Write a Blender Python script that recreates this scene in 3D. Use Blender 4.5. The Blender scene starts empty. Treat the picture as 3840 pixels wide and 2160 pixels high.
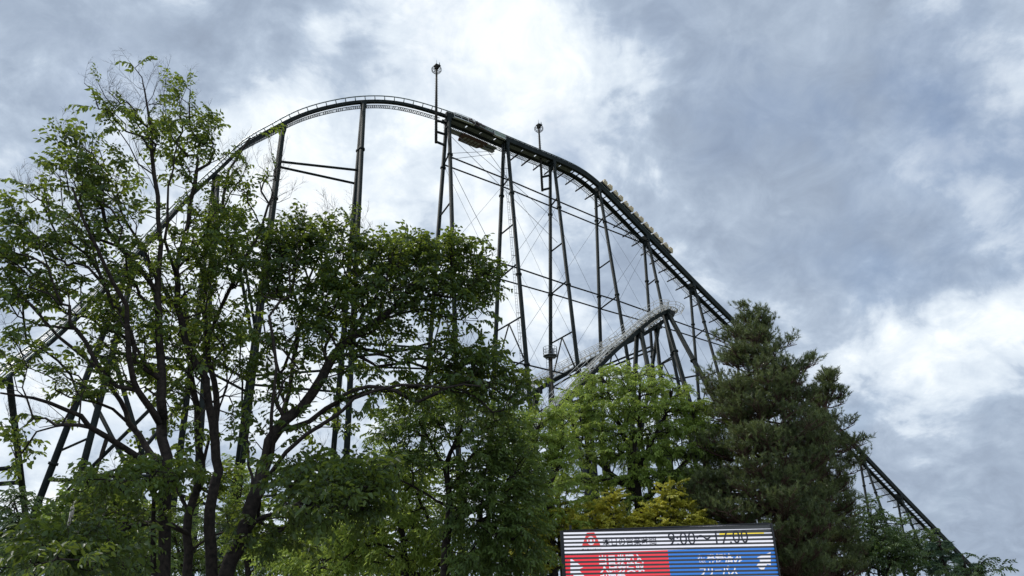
import bpy, math, random
import numpy as np
from math import sin, cos, radians, tan, atan2, hypot, pi
from mathutils import Vector, kdtree

random.seed(7); rng = np.random.default_rng(7)
SC = bpy.context.scene

# ------------------------------------------------------------------ camera
PIT, ROLL, FPX = radians(23.5), radians(2.1), 2907.0
CP = np.array([0, 0, 1.6])
_f = np.array([0, cos(PIT), sin(PIT)]); _r0 = np.array([1., 0, 0]); _u0 = np.cross(_r0, _f)
_r = cos(ROLL)*_r0 - sin(ROLL)*_u0; _u = cos(ROLL)*_u0 + sin(ROLL)*_r0
cam = bpy.data.objects.new('camera', bpy.data.cameras.new('camera'))
SC.collection.objects.link(cam); SC.camera = cam
cam.data.sensor_width = 36; cam.data.lens = 36*FPX/3840
cam.data.clip_start = 0.1; cam.data.clip_end = 6000
from mathutils import Matrix
M3 = Matrix((( _r[0], _u[0], -_f[0]), (_r[1], _u[1], -_f[1]), (_r[2], _u[2], -_f[2])))
cam.matrix_world = Matrix.Translation(Vector(CP)) @ M3.to_4x4()

def ray(px, py):
    d = _f + (px-1920)/FPX*_r - (py-1080)/FPX*_u
    return d/np.linalg.norm(d)
def at(px, py, dh):
    d = ray(px, py); return CP + d*dh/hypot(d[0], d[1])

# ------------------------------------------------------------------ sun, sky, exposure
SUN_AZ, SUN_EL = -58.0, 57.0
sl = bpy.data.lights.new('sun', 'SUN'); sl.energy = 3.0; sl.angle = radians(4); sl.color = (1, .96, .9)
sun = bpy.data.objects.new('sun', sl); SC.collection.objects.link(sun)
sd = Vector((sin(radians(SUN_AZ))*cos(radians(SUN_EL)), cos(radians(SUN_AZ))*cos(radians(SUN_EL)), sin(radians(SUN_EL))))
sun.rotation_euler = sd.to_track_quat('Z', 'Y').to_euler()
SC.view_settings.view_transform = 'Standard'; SC.view_settings.look = 'None'
SC.view_settings.exposure = 0.32; SC.view_settings.gamma = 1.0

W = bpy.data.worlds.new('World'); SC.world = W; W.use_nodes = True
nt = W.node_tree; nt.nodes.clear()
def N(t, **k):
    n = nt.nodes.new(t)
    for a, b in k.items(): setattr(n, a, b)
    return n
def L(a, b): nt.links.new(a, b)
def mth(op, a, b=None, c=None, clamp=False):
    n = N('ShaderNodeMath', operation=op); n.use_clamp = clamp
    for i, v in enumerate((a, b, c)):
        if v is None: continue
        if isinstance(v, (int, float)): n.inputs[i].default_value = v
        else: L(v, n.inputs[i])
    return n.outputs[0]
tc = N('ShaderNodeTexCoord'); DIR = tc.outputs['Generated']
sx = N('ShaderNodeSeparateXYZ'); L(DIR, sx.inputs[0])
zz = mth('ADD', mth('MAXIMUM', sx.outputs[2], 0.02), 0.55)
cx = N('ShaderNodeCombineXYZ'); L(mth('DIVIDE', sx.outputs[0], zz), cx.inputs[0]); L(mth('DIVIDE', sx.outputs[1], zz), cx.inputs[1])
PL = cx.outputs[0]
def noise(vec, scale, det, rough, dist=0., off=0.):
    n = N('ShaderNodeTexNoise', noise_dimensions='4D'); n.inputs['Scale'].default_value = scale
    n.inputs['W'].default_value = off
    n.inputs['Detail'].default_value = det; n.inputs['Roughness'].default_value = rough; n.inputs['Distortion'].default_value = dist
    L(vec, n.inputs['Vector']); return n
# warp the direction a little so that placed cloud masses get ragged outlines
def warped(amp, scale, off):
    wn = noise(DIR, scale, 4, .6, 0, off)
    s = N('ShaderNodeVectorMath', operation='SUBTRACT'); L(wn.outputs['Color'], s.inputs[0]); s.inputs[1].default_value = (.5, .5, .5)
    m = N('ShaderNodeVectorMath', operation='SCALE'); L(s.outputs[0], m.inputs[0]); m.inputs['Scale'].default_value = amp
    a = N('ShaderNodeVectorMath', operation='ADD'); L(DIR, a.inputs[0]); L(m.outputs[0], a.inputs[1]); return a.outputs[0]
WD = warped(.26, 5.0, 3.1)
def blob(px, py, rx, ry, ang, amp):
    # elliptical cloud mass centred on a fixed direction of the sky
    c = ray(px, py); t = np.cross(c, [0, 0, 1]); t /= np.linalg.norm(t); v = np.cross(t, c)
    a = radians(ang); X = cos(a)*t + sin(a)*v; Z = -sin(a)*t + cos(a)*v
    m = Matrix(((X[0], Z[0], c[0]), (X[1], Z[1], c[1]), (X[2], Z[2], c[2])))
    mp = N('ShaderNodeMapping', vector_type='TEXTURE'); L(WD, mp.inputs['Vector'])
    mp.inputs['Location'].default_value = c; mp.inputs['Rotation'].default_value = m.to_euler()
    mp.inputs['Scale'].default_value = (rx/FPX, ry/FPX, 1.2)
    ln = N('ShaderNodeVectorMath', operation='DOT_PRODUCT'); L(mp.outputs[0], ln.inputs[0]); L(mp.outputs[0], ln.inputs[1])
    e = mth('POWER', 0.42, ln.outputs['Value'])
    return mth('MULTIPLY', e, amp)
BL = [ # px, py, rx, ry, angle, amplitude  (positive = bright, negative = grey)
 (900,250,620,230,10,-.36),(250,330,420,250,20,-.22),(1130,760,170,160,0,.2),(120,80,200,90,0,.2),(330,1000,480,330,30,.40),(1000,720,400,220,-20,.55),
 (1480,90,230,120,-20,.38),(1700,200,300,110,-20,.12),(2080,330,330,170,35,.50),(1850,520,280,200,0,.25),(1420,640,170,220,20,-.30),
 (2640,260,400,300,20,-.38),(2880,640,480,300,-35,-.34),(3250,820,400,260,-30,-.16),(2300,1000,330,260,0,-.20),(2500,1200,300,260,0,-.10),
 (3480,360,330,120,-30,.22),(3560,130,300,90,-15,.22),(3450,700,220,160,-30,.16),(3380,1330,280,150,-25,.30),(3760,1130,210,130,35,.62),(3560,1500,260,170,20,.30),
 (3620,1700,420,170,-15,-.22),(3300,1950,520,110,-8,-.42),(3700,2080,420,80,-8,-.12),(3000,1150,260,140,-20,.16),(2900,1900,200,200,0,.1),
 (300,1650,500,330,0,.40),(1250,1050,420,330,0,.30),(1900,1150,420,300,0,.18),(2050,1600,500,260,0,.20),(600,640,200,140,0,.25),(60,600,230,260,0,.05),
 (1330,150,200,120,0,-.05),(2320,60,300,120,-30,.30),(3050,60,300,110,0,-.16)]
acc = None
for b in BL:
    v = mth('MULTIPLY', blob(*b), .82); acc = v if acc is None else mth('ADD', acc, v)
n1 = noise(PL, 3.6, 8, .55, .5, 1.3); n2 = noise(PL, 9.5, 9, .58, .7, 5.2); n3 = noise(DIR, 3.4, 5, .55, .3, 9.)
def cen(n, k): return mth('MULTIPLY', mth('SUBTRACT', n.outputs['Fac'], .5), k)
nn = mth('ADD', mth('ADD', cen(n1, 1.3), cen(n2, 1.5)), mth('SUBTRACT', mth('MULTIPLY', mth('ABSOLUTE', cen(noise(PL, 5.0, 9, .6, .4, 33.), 1.)), 2.3), .29))
soft = N('ShaderNodeMath', operation='TANH'); L(mth('MULTIPLY', mth('ADD', acc, nn), 2.9), soft.inputs[0])
n5 = noise(PL, 15., 8, .62, .8, 21.)
lum = mth('ADD', mth('ADD', mth('MULTIPLY', soft.outputs[0], .40), cen(n5, .72)), .60)
cr = N('ShaderNodeValToRGB'); L(lum, cr.inputs[0]); E_ = cr.color_ramp.elements
E_[0].position = 0.0; E_[0].color = (.235, .285, .37, 1)
E_[1].position = 1.0; E_[1].color = (.80, .84, .87, 1)
for p, c in ((.22, (.30, .365, .465, 1)), (.45, (.40, .475, .58, 1)), (.66, (.56, .63, .715, 1)), (.85, (.66, .725, .79, 1))):
    e = E_.new(p); e.color = c
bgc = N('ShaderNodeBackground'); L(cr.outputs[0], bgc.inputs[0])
# unseen sky behind the viewer is boosted, an added fill light for the foliage
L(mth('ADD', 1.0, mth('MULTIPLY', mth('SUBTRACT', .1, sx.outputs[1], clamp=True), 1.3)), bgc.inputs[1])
sk = N('ShaderNodeTexSky', sky_type='NISHITA'); sk.sun_disc = False
sk.sun_elevation = radians(SUN_EL); sk.sun_rotation = radians(SUN_AZ)
bgs = N('ShaderNodeBackground'); L(sk.outputs[0], bgs.inputs[0]); bgs.inputs[1].default_value = .1
# openings in the cloud where the blue sky shows
hole = None
for b in ((3740,470,200,130,60,.5),(3330,940,170,70,-20,.34),(3480,260,200,50,-20,.2),(3100,1620,120,60,0,.2),(2080,700,110,80,0,.25),(3640,760,140,120,0,.25)):
    v = blob(*b); hole = v if hole is None else mth('ADD', hole, v)
n4 = noise(PL, 5.0, 8, .6, .4, 12.)
hf = mth('MULTIPLY', mth('ADD', hole, mth('MULTIPLY', mth('SUBTRACT', n4.outputs['Fac'], .52), .9)), 1.5, clamp=True)
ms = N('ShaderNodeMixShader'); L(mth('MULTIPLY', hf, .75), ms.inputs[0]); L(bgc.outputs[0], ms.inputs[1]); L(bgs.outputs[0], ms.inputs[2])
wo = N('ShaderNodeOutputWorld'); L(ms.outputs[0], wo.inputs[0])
SC.cycles.max_bounces = 5; SC.cycles.diffuse_bounces = 3; SC.cycles.glossy_bounces = 2; SC.cycles.transmission_bounces = 4
W.cycles.sampling_method = 'MANUAL'; W.cycles.sample_map_resolution = 512

# ------------------------------------------------------------------ materials
def mat(name, col, rough=.6, metal=0., var=0., vscale=3., spec=.5, bump=0., col2=None, emit=None):
    m = bpy.data.materials.new(name); m.use_nodes = True; t = m.node_tree; p = t.nodes['Principled BSDF']
    p.inputs['Base Color'].default_value = (*col, 1); p.inputs['Roughness'].default_value = rough
    p.inputs['Metallic'].default_value = metal; p.inputs['Specular IOR Level'].default_value = spec
    if var or col2:
        tcn = t.nodes.new('ShaderNodeTexCoord'); n = t.nodes.new('ShaderNodeTexNoise'); n.inputs['Scale'].default_value = vscale
        n.inputs['Detail'].default_value = 6; n.inputs['Roughness'].default_value = .65
        t.links.new(tcn.outputs['Object'], n.inputs['Vector'])
        r = t.nodes.new('ShaderNodeValToRGB'); t.links.new(n.outputs['Fac'], r.inputs[0])
        r.color_ramp.elements[0].position = .35; r.color_ramp.elements[1].position = .68
        c2 = col2 or tuple(min(1, c*(1+var)) for c in col)
        c1 = col if col2 else tuple(c*(1-var) for c in col)
        r.color_ramp.elements[0].color = (*c1, 1); r.color_ramp.elements[1].color = (*c2, 1)
        t.links.new(r.outputs[0], p.inputs['Base Color'])
        if bump:
            b = t.nodes.new('ShaderNodeBump'); b.inputs['Strength'].default_value = bump; b.inputs['Distance'].default_value = .02
            t.links.new(n.outputs['Fac'], b.inputs['Height']); t.links.new(b.outputs[0], p.inputs['Normal'])
    return m
def leafmat(name, c_dark, c_light, trans, c_tr, rough=.45):
    m = bpy.data.materials.new(name); m.use_nodes = True; t = m.node_tree; p = t.nodes['Principled BSDF']
    a = t.nodes.new('ShaderNodeAttribute'); a.attribute_name = 'leaf_tone'
    r = t.nodes.new('ShaderNodeValToRGB'); t.links.new(a.outputs['Fac'], r.inputs[0])
    r.color_ramp.elements[0].color = (*c_dark, 1); r.color_ramp.elements[1].color = (*c_light, 1)
    t.links.new(r.outputs[0], p.inputs['Base Color']); p.inputs['Roughness'].default_value = rough
    p.inputs['Specular IOR Level'].default_value = .35
    tr = t.nodes.new('ShaderNodeBsdfTranslucent')
    mx = t.nodes.new('ShaderNodeMix'); mx.data_type = 'RGBA'; mx.blend_type = 'MIX'
    t.links.new(a.outputs['Fac'], mx.inputs[0]); mx.inputs[6].default_value = (*[c*.6 for c in c_tr], 1); mx.inputs[7].default_value = (*c_tr, 1)
    t.links.new(mx.outputs[2], tr.inputs[0])
    ms = t.nodes.new('ShaderNodeMixShader'); ms.inputs[0].default_value = trans
    t.links.new(p.outputs[0], ms.inputs[1]); t.links.new(tr.outputs[0], ms.inputs[2])
    t.links.new(ms.outputs[0], t.nodes['Material Output'].inputs[0]); return m

STEEL = mat('dark_green_steel', (.009, .013, .012), .7, 0, .4, 1.2, .15)
STEEL2 = mat('rusty_dark_steel', (.010, .013, .012), .7, 0, 0, .5, .15, 0, (.03, .022, .015))
GALV = mat('galvanised_steel', (.11, .12, .125), .5, .3, .25, 4)
PLATE = mat('grey_plate', (.10, .11, .12), .6, 0, .3, 3)
RAILM = mat('rail_green_grey', (.10, .13, .12), .45, .2, .3, 5)
WHITE = mat('weathered_white_paint', (.60, .58, .53), .5, 0, 0, 2.5, .4, 0, (.34, .30, .24))
WHITE2 = mat('pale_grey_paint', (.42, .43, .42), .5, 0, .2, 3)
REDB = mat('dark_red_paint', (.07, .022, .02), .6, 0, .3, 3)
TAN = mat('tan_seat_fabric', (.50, .37, .17), .6, 0, .45, 9)
TAN2 = mat('tan_shell_plastic', (.34, .27, .14), .5, 0, .4, 9)
BLACK = mat('black_rubber', (.015, .015, .017), .6)
CABLE = mat('steel_cable', (.05, .055, .06), .5, .3)
SCREENG = mat('green_mesh_panel', (.22, .28, .22), .7, 0, .3, 12)

# ------------------------------------------------------------------ mesh builder
class MB:
    def __init__(s): s.v = []; s.f = []; s.n = 0
    def add(s, v, f):
        s.v.append(np.asarray(v, float)); k = s.n
        s.f += [tuple(i+k for i in q) for q in f]; s.n += len(v)
    def tube(s, P, R, n=8, caps=True):
        P = [np.asarray(p, float) for p in P]; m = len(P)
        if not hasattr(R, '__len__'): R = [R]*m
        vs = []; ref = None
        for i in range(m):
            t = P[min(i+1, m-1)] - P[max(i-1, 0)]; l = np.linalg.norm(t)
            t = t/l if l > 1e-9 else np.array([0, 0, 1.])
            if ref is None: ref = np.array([0, 0, 1.]) if abs(t[2]) < .9 else np.array([1., 0, 0])
            a = np.cross(t, ref); a /= (np.linalg.norm(a)+1e-12); b = np.cross(a, t); ref = b
            for k in range(n):
                an = 2*pi*k/n; vs.append(P[i] + R[i]*(cos(an)*a + sin(an)*b))
        fs = []
        for i in range(m-1):
            for k in range(n):
                k2 = (k+1) % n; fs.append((i*n+k, i*n+k2, (i+1)*n+k2, (i+1)*n+k))
        if caps: fs.append(tuple(range(n))[::-1]); fs.append(tuple((m-1)*n+k for k in range(n)))
        s.add(vs, fs)
    def box(s, c, ax, ay, az):   # centre and three half-axis vectors
        c, ax, ay, az = map(lambda q: np.asarray(q, float), (c, ax, ay, az))
        vs = [c+i*ax+j*ay+k*az for i in (-1, 1) for j in (-1, 1) for k in (-1, 1)]
        s.add(vs, [(0, 1, 3, 2), (4, 6, 7, 5), (0, 4, 5, 1), (2, 3, 7, 6), (0, 2, 6, 4), (1, 5, 7, 3)])
    def beam(s, a, b, w, h, up=(0, 0, 1)):
        a, b = np.asarray(a, float), np.asarray(b, float); t = b-a; l = np.linalg.norm(t); t /= l
        sd_ = np.cross(t, up); sd_ /= np.linalg.norm(sd_)+1e-9; u = np.cross(sd_, t)
        s.box((a+b)/2, t*l/2, sd_*w/2, u*h/2)
    def sweep(s, rings):
        m = len(rings); n = len(rings[0]); vs = [p for r in rings for p in r]; fs = []
        for i in range(m-1):
            for k in range(n):
                k2 = (k+1) % n; fs.append((i*n+k, i*n+k2, (i+1)*n+k2, (i+1)*n+k))
        fs.append(tuple(range(n))[::-1]); fs.append(tuple((m-1)*n+k for k in range(n))); s.add(vs, fs)
    def build(s, name, m, parent=None, smooth=False, origin=None):
        me = bpy.data.meshes.new(name)
        v = np.concatenate(s.v) if s.v else np.zeros((0, 3))
        if parent is not None: v = v - np.array(parent['_o'])
        elif origin is not None: v = v - np.asarray(origin)
        me.from_pydata(v.tolist(), [], s.f); me.materials.append(m)
        if smooth: me.shade_smooth()
        o = bpy.data.objects.new(name, me); SC.collection.objects.link(o)
        if parent is not None:
            o.parent = parent
            o['_o'] = list(parent['_o'])
        elif origin is not None: o.location = origin; o['_o'] = list(map(float, origin))
        return o
def thing(name, label, cat, loc, group=None):
    o = bpy.data.objects.new(name, None); SC.collection.objects.link(o)
    o.location = loc; o['_o'] = [float(x) for x in loc]; o['label'] = label; o['category'] = cat
    if group: o['group'] = group
    return o
def sub(parent, name):      # an Empty part that holds sub-parts
    o = bpy.data.objects.new(name, None); SC.collection.objects.link(o); o.parent = parent; o['_o'] = list(parent['_o']); return o

# ------------------------------------------------------------------ ground
g = MB(); nseg = 48
vs = [(0, 0, 0)]; fs = []
for k in range(nseg): vs.append((3000*cos(2*pi*k/nseg), 3000*sin(2*pi*k/nseg), 0))
fs = [(0, 1+k, 1+(k+1) % nseg) for k in range(nseg)]
g.add(vs, fs); go = g.build('ground', mat('grass_and_earth', (.05, .065, .025), .9, 0, 0, .6, .2, .3, (.10, .09, .06))); go['kind'] = 'structure'
g = MB(); g.box((0, 2, .004), (26, 0, 0), (0, 16, 0), (0, 0, .004))
po = g.build('pavement', mat('asphalt_paving', (.10, .10, .10), .9, 0, .25, 8, .3, .4)); po['kind'] = 'structure'
#@@COASTER
# ------------------------------------------------------------------ roller coaster: track curve in plan and height
A_ = radians(48); LD = np.array([sin(A_), cos(A_), 0]); LN = np.array([cos(A_), -sin(A_), 0]); P0 = at(1675, 430, 100); P0g = P0*[1, 1, 0]
def onplane(px, py, off=0.):
    q = ray(px, py); t = ((P0+LN*off-CP)@LN)/(q@LN); return CP+t*q
LIFT = [(2,75.25),(10,75.55),(18,75.95),(25.5,76.35),(29.7,76.2),(33,75.5),(36,74.3),(39,72.9),(44,70.45),(50,67.5),(56,64.6),(64,60.8),(72.8,56.8),(90,48.5),(109,39.3),(119,34.4),(131,28.4),(147,20.6),(165,11.8),(178,5.5),(190,1.2)]
LEFT = [(-150,1545,74),(0,1428,77),(97,1346,80),(193,1269,83),(348,1119,86.5),(522,935,90),(690,748,92.6),(811,637,93.9),(905,549,95.0),(1008,491,95.7),(1128,431,96.1),(1266,394,96.5),(1380,381,97.0),(1500,388,98.0)]
ctrl = [at(x, y, d)+np.array([0, 0, .5]) for x, y, d in LEFT] + [P0g+LD*s+np.array([0, 0, z-.2]) for s, z in LIFT]
ctrl = np.array(ctrl)
def catmull(P, step=.5):
    out = []
    Q = np.vstack([2*P[0]-P[1], P, 2*P[-1]-P[-2]])
    for i in range(1, len(Q)-2):
        p0, p1, p2, p3 = Q[i-1:i+3]; a = .5
        t0 = 0; t1 = np.linalg.norm(p1-p0)**a; t2 = t1+np.linalg.norm(p2-p1)**a; t3 = t2+np.linalg.norm(p3-p2)**a
        k = max(2, int(np.linalg.norm(p2-p1)/step))
        for j in range(k):
            t = t1+(t2-t1)*j/k
            A1 = (t1-t)/(t1-t0)*p0+(t-t0)/(t1-t0)*p1; A2 = (t2-t)/(t2-t1)*p1+(t-t1)/(t2-t1)*p2; A3 = (t3-t)/(t3-t2)*p2+(t-t2)/(t3-t2)*p3
            B1 = (t2-t)/(t2-t0)*A1+(t-t0)/(t2-t0)*A2; B2 = (t3-t)/(t3-t1)*A2+(t-t1)/(t3-t1)*A3
            out.append((t2-t)/(t2-t1)*B1+(t-t1)/(t2-t1)*B2)
    out.append(P[-1]); return np.array(out)
class Curve:
    def __init__(s, P, smooth=6, bank=None):
        C = catmull(P)
        for _ in range(smooth):
            C[1:-1] = (C[:-2]+2*C[1:-1]+C[2:])/4
        s.C = C; s.L = np.concatenate([[0], np.cumsum(np.linalg.norm(np.diff(C, axis=0), axis=1))]); s.T = s.L[-1]; s.bank = bank
    def p(s, u): return np.array([np.interp(u, s.L, s.C[:, i]) for i in range(3)])
    def fr(s, u):
        p = s.p(u); t = s.p(min(u+.4, s.T))-s.p(max(u-.4, 0)); t /= np.linalg.norm(t)
        sd_ = np.cross(t, [0, 0, 1]); sd_ /= np.linalg.norm(sd_); up = np.cross(sd_, t)
        if s.bank:
            b = np.interp(u, s.bank[0], s.bank[1]); sd_, up = cos(b)*sd_+sin(b)*up, cos(b)*up-sin(b)*sd_
        return p, t, sd_, up
    def off(s, u, a, n): p, t, sd_, up = s.fr(u); return p+sd_*a+up*n
    def near(s, q): return s.L[np.argmin(np.sum((s.C-np.asarray(q))**2, axis=1))]
    def rect(s, mb, u0, u1, a0, a1, n0, n1, step=1.):
        k = max(1, int((u1-u0)/step)); rings = []
        for i in range(k+1):
            p, t, sd_, up = s.fr(u0+(u1-u0)*i/k)
            rings.append([p+sd_*a+up*n for a, n in ((a0, n0), (a1, n0), (a1, n1), (a0, n1))])
        mb.sweep(rings)
    def pipe(s, mb, u0, u1, a, n, r, step=1., seg=6):
        k = max(1, int((u1-u0)/step)); mb.tube([s.off(u0+(u1-u0)*i/k, a, n) for i in range(k+1)], r, seg)
TR = Curve(ctrl)
uL = lambda s_, z=None: TR.near(P0g+LD*s_+np.array([0, 0, np.interp(s_, [q[0] for q in LIFT], [q[1] for q in LIFT])]))
U_B1, U_B3 = uL(0), uL(22.5)
RC = thing('roller_coaster', 'towering dark steel roller coaster with long lift hill, curved crest and braced columns', 'roller coaster', (P0[0], P0[1], 0))
mb = MB(); TR.pipe(mb, 0, TR.T, .62, .1, .085); mb.build('rail', RAILM, RC, True)
mb = MB(); TR.pipe(mb, 0, TR.T, -.62, .1, .085); mb.build('rail', RAILM, RC, True)
mb = MB(); TR.rect(mb, 0, U_B1+.3, -.24, .24, -.72, -.28); mb.build('spine', STEEL, RC)
mb = MB(); TR.rect(mb, U_B1, TR.T, .12, .68, -.98, -.08); mb.build('main_girder', STEEL, RC)
mb = MB(); TR.rect(mb, U_B1, TR.T, -1.42, -.86, -.98, -.55); mb.build('side_girder', STEEL, RC)
# ties on the drop side, one by one
u = 1.; k = 0
while u < U_B1+8:
    mb = MB()
    for sg in (1, -1):
        a, b, c = TR.off(u, sg*.6, .05), TR.off(u, sg*.42, -.28), TR.off(u, 0, -.5)
        mb.tube([a, b, c], [.055, .075, .08], 5)
    mb.build('tie', RAILM, RC); u += 1.5; k += 1
# cross beams between the girders of the lift
mb = MB(); u = U_B1+1
while u < TR.T-1:
    mb.beam(TR.off(u, .3, -.7), TR.off(u, -1.1, -.75), .16, .16); mb.beam(TR.off(u, .6, .05), TR.off(u, .3, -.1), .12, .12); u += 1.25
o = mb.build('cross_beam', STEEL, RC); o['kind'] = 'stuff'
mb = MB(); u = U_B1+1
ue = uL(27.)
while u < ue:
    p, t, sd_, up = TR.fr(u+1.45)
    mb.box(p-sd_*.37-up*.9, t*1.4, sd_*.56, up*.015); u += 3
mb.build('deck_plate', PLATE, RC)
# catwalk of open grating on the far side
def catwalk(u0, u1, a0, a1, n, dens, mat_, rails=True, cur=TR, par=RC, rmat=GALV, name='catwalk'):
    mb = MB(); cur.rect(mb, u0, u1, a0, a0+.05, n-.12, n); cur.rect(mb, u0, u1, a1-.05, a1, n-.12, n)
    u = u0+.2
    while u < u1-.2:
        p, t, sd_, up = cur.fr(u)
        if rng.random() < .93: mb.box(p+sd_*(a0+a1)/2+up*(n-.04), t*.035*(1+rng.random()), sd_*(a1-a0)/2, up*.02)
        u += dens
    cur.pipe(mb, u0, u1, (a0+a1)/2, n-.06, .03)
    if rails:
        sg = a0
        cur.pipe(mb, u0, u1, sg, n+.9, .02, 2); cur.pipe(mb, u0, u1, sg, n+.5, .015, 2)
        u = u0
        while u < u1: mb.tube([cur.off(u, sg, n), cur.off(u, sg, n+.9)], .02, 4); u += 2
    return mb.build(name, rmat if mat_ is None else mat_, par)
catwalk(4, U_B1-.5, -1.55, -.8, -.5, .3, GALV, False)
catwalk(U_B1+1, TR.T-4, -2.45, -1.52, -.85, .34, GALV, True)
# brackets sticking out under the lift catwalk
u = U_B1+16; k = 0
while u < TR.T-14 and k < 70:
    mb = MB(); a, b = TR.off(u, -1.2, -1.02), TR.off(u, -3.5, -1.3); mb.tube([a, b], [.15, .13], 8)
    mb.tube([TR.off(u, -3.3, -1.3), TR.off(u, -3.3, -.1)], .025, 4); mb.tube([TR.off(u, -2.7, -1.2), TR.off(u, -2.7, -.4)], .02, 4)
    mb.build('bracket', STEEL, RC); u += 2.75; k += 1
mb = MB(); TR.pipe(mb, U_B1+16, TR.T-14, -3.3, -.1, .018, 2, 4); mb.build('safety_line', CABLE, RC)

# ---- support columns
def raydir_leg(top, px, py, tn):        # point seen at (px,py) in the plane through top with normal tn
    q = ray(px, py); return CP+q*((top-CP)@tn)/(q@tn)
LEV = [66.8, 51.0, 35.5, 20.0, 4.5]
def leg(parent, top, bot, r, mtl=STEEL, fl=(9.5, 18)):
    mb = MB(); L_ = np.linalg.norm(bot-top); d = (bot-top)/L_
    mb.tube([top, bot], [r*.92, r*1.12], 14); x = 6+5*rng.random()
    while x < L_-3:
        c = top+d*x; rr = r*(.92+.2*x/L_)
        mb.tube([c-d*.16, c-d*.14, c+d*.14, c+d*.16], [rr*1.2, rr*1.42, rr*1.42, rr*1.2], 14); x += 14.5
    mb.tube([bot-d*.02, bot+d*.6], [r*2, r*2], 8)
    return mb.build('leg', mtl, parent, True)
def pt_at_z(a, b, z): t = (z-a[2])/(b[2]-a[2]); return a+(b-a)*t
BENTS = []
def bent(u, legs_px, r, lean=.085, drop=1.1, vlevels=True, toff=.45, cside=0.):
    p, t, sd_, up = TR.fr(u); th = t*[1, 1, 0]; th /= np.linalg.norm(th); shz = np.cross(th, [0, 0, 1])
    head = p+sd_*cside-up*drop; P = sub(RC, 'support_tower'); ft = []
    for k, sg in enumerate((-1, 1)):
        top = head+shz*sg*toff
        if legs_px and legs_px[k]: X = raydir_leg(top, *legs_px[k], th); bot = top+(X-top)*(top[2]/(top[2]-X[2]))
        else: bot = top+shz*sg*lean*top[2]-np.array([0, 0, top[2]])
        leg(P, top, bot, r); ft.append((top, bot))
    mb = MB(); mb.beam(head-shz*(toff+.25)-up*.1, head+shz*(toff+.25)-up*.1, .7, .9); mb.beam(head-shz*.15, p-up*.5, .6, .5)
    mb.box(head-np.array([0, 0, .9]), shz*(toff+.05), th*.2, np.array([0, 0, .5])); mb.build('head_frame', STEEL, P)
    (ft0, fb0), (ft1, fb1) = ft
    def st(a, b, r):
        mb = MB(); mb.tube([a, b], r, 8); mb.build('cross_strut', STEEL, P, True)
    for z in LEV:
        if z < head[2]-2.2:
            st(pt_at_z(ft0, fb0, z-.2), pt_at_z(ft1, fb1, z+.9), .13)
        if vlevels and z < head[2]+4:
            zz_ = z-8.2
            if zz_ > 2 and head[2] > zz_+2:
                a, b = pt_at_z(ft0, fb0, zz_-.3), pt_at_z(ft1, fb1, zz_+.3); st(a, b, .13)
                if z <= 52 and z > 8:
                    m = (a+b)/2; st(m, pt_at_z(ft0, fb0, z-15.5), .11); st(m, pt_at_z(ft1, fb1, z-15.5), .11)
    BENTS.append(dict(h=head[2], a=ft[0], b=ft[1], P=P)); return BENTS[-1]
b = bent(TR.near(at(470, 985, 89)), [(189, 1767), (309, 1757)], .34, vlevels=False)
bent(TR.near(at(790, 655, 93.6)), [(700, 1500), (760, 1500)], .34, vlevels=False)
bent(TR.near(at(1048, 470, 95.9)), [(925, 1490), (962, 1300)], .36, vlevels=False)
bent(TR.near(at(1355, 384, 96.9)), [(1249, 1710), (1301, 1678)], .36, vlevels=False)
NL = len(BENTS)
bent(uL(.3), [(1612, 1300), (1706, 1230)], .33)
bent(uL(11.8), [(1856, 1340), (1985, 1480)], .33)
bent(uL(22.8), [(2065, 1430), (2168, 1380)], .31)
bent(uL(34.7), [(2255, 1380), (2355, 1350)], .30)
bent(uL(47.2), [(2440, 1250), (2570, 1560)], .29)
bent(uL(60.2), [(2620, 1480), (2722, 1500)], .29)
for s_ in (74, 88, 102.5): bent(uL(s_), None, .28)
bent(uL(117.6), [(3252, 1890), (3318, 1945)], .28, vlevels=False)
bent(uL(133.), [(3390, 2010), (3438, 2015)], .27, vlevels=False)
bent(uL(147.5), None, .27, vlevels=False); bent(uL(160.), None, .26, vlevels=False)
# horizontal pipes between towers, cables in pairs
for i in range(NL, len(BENTS)-1):
    A, B = BENTS[i], BENTS[i+1]
    for side in ('a', 'b'):
        for z in LEV:
            if z < B['h']-.5 and z < A['h']:
                mb = MB(); mb.tube([pt_at_z(*A[side], z), pt_at_z(*B[side], z)], .125, 8); mb.build('brace_pipe', STEEL, RC, True)
    zt = [min(A['h'], 66.8)]+[z for z in LEV if z < min(A['h'], 66)-1]
    if i <= NL+6:
        mb = MB()
        for side, o_ in (('a', 0), ('b', .3)):
            for z0, z1 in zip(zt[:-1], zt[1:]):
                if i % 2 == 1 or side == 'a':
                    za, zb = (z0, z1) if (i % 2 == 0) else (z1, z0)
                    if zb < B['h'] and za < A['h']: mb.tube([pt_at_z(*A[side], za-o_), pt_at_z(*B[side], zb-o_)], .028, 4)
                    za, zb = zb, za
                    if zb < B['h'] and za < A['h']: mb.tube([pt_at_z(*A[side], za-o_), pt_at_z(*B[side], zb-o_)], .022, 4)
        mb.build('bracing_cable', CABLE, RC)
def seg(a, b, r, name='brace_pipe', m=STEEL): mb = MB(); mb.tube([a, b], r, 8); mb.build(name, m, RC, True)
B4_, B3_, B2_, B1_, T1 = BENTS[0], BENTS[1], BENTS[2], BENTS[3], BENTS[4]
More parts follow.
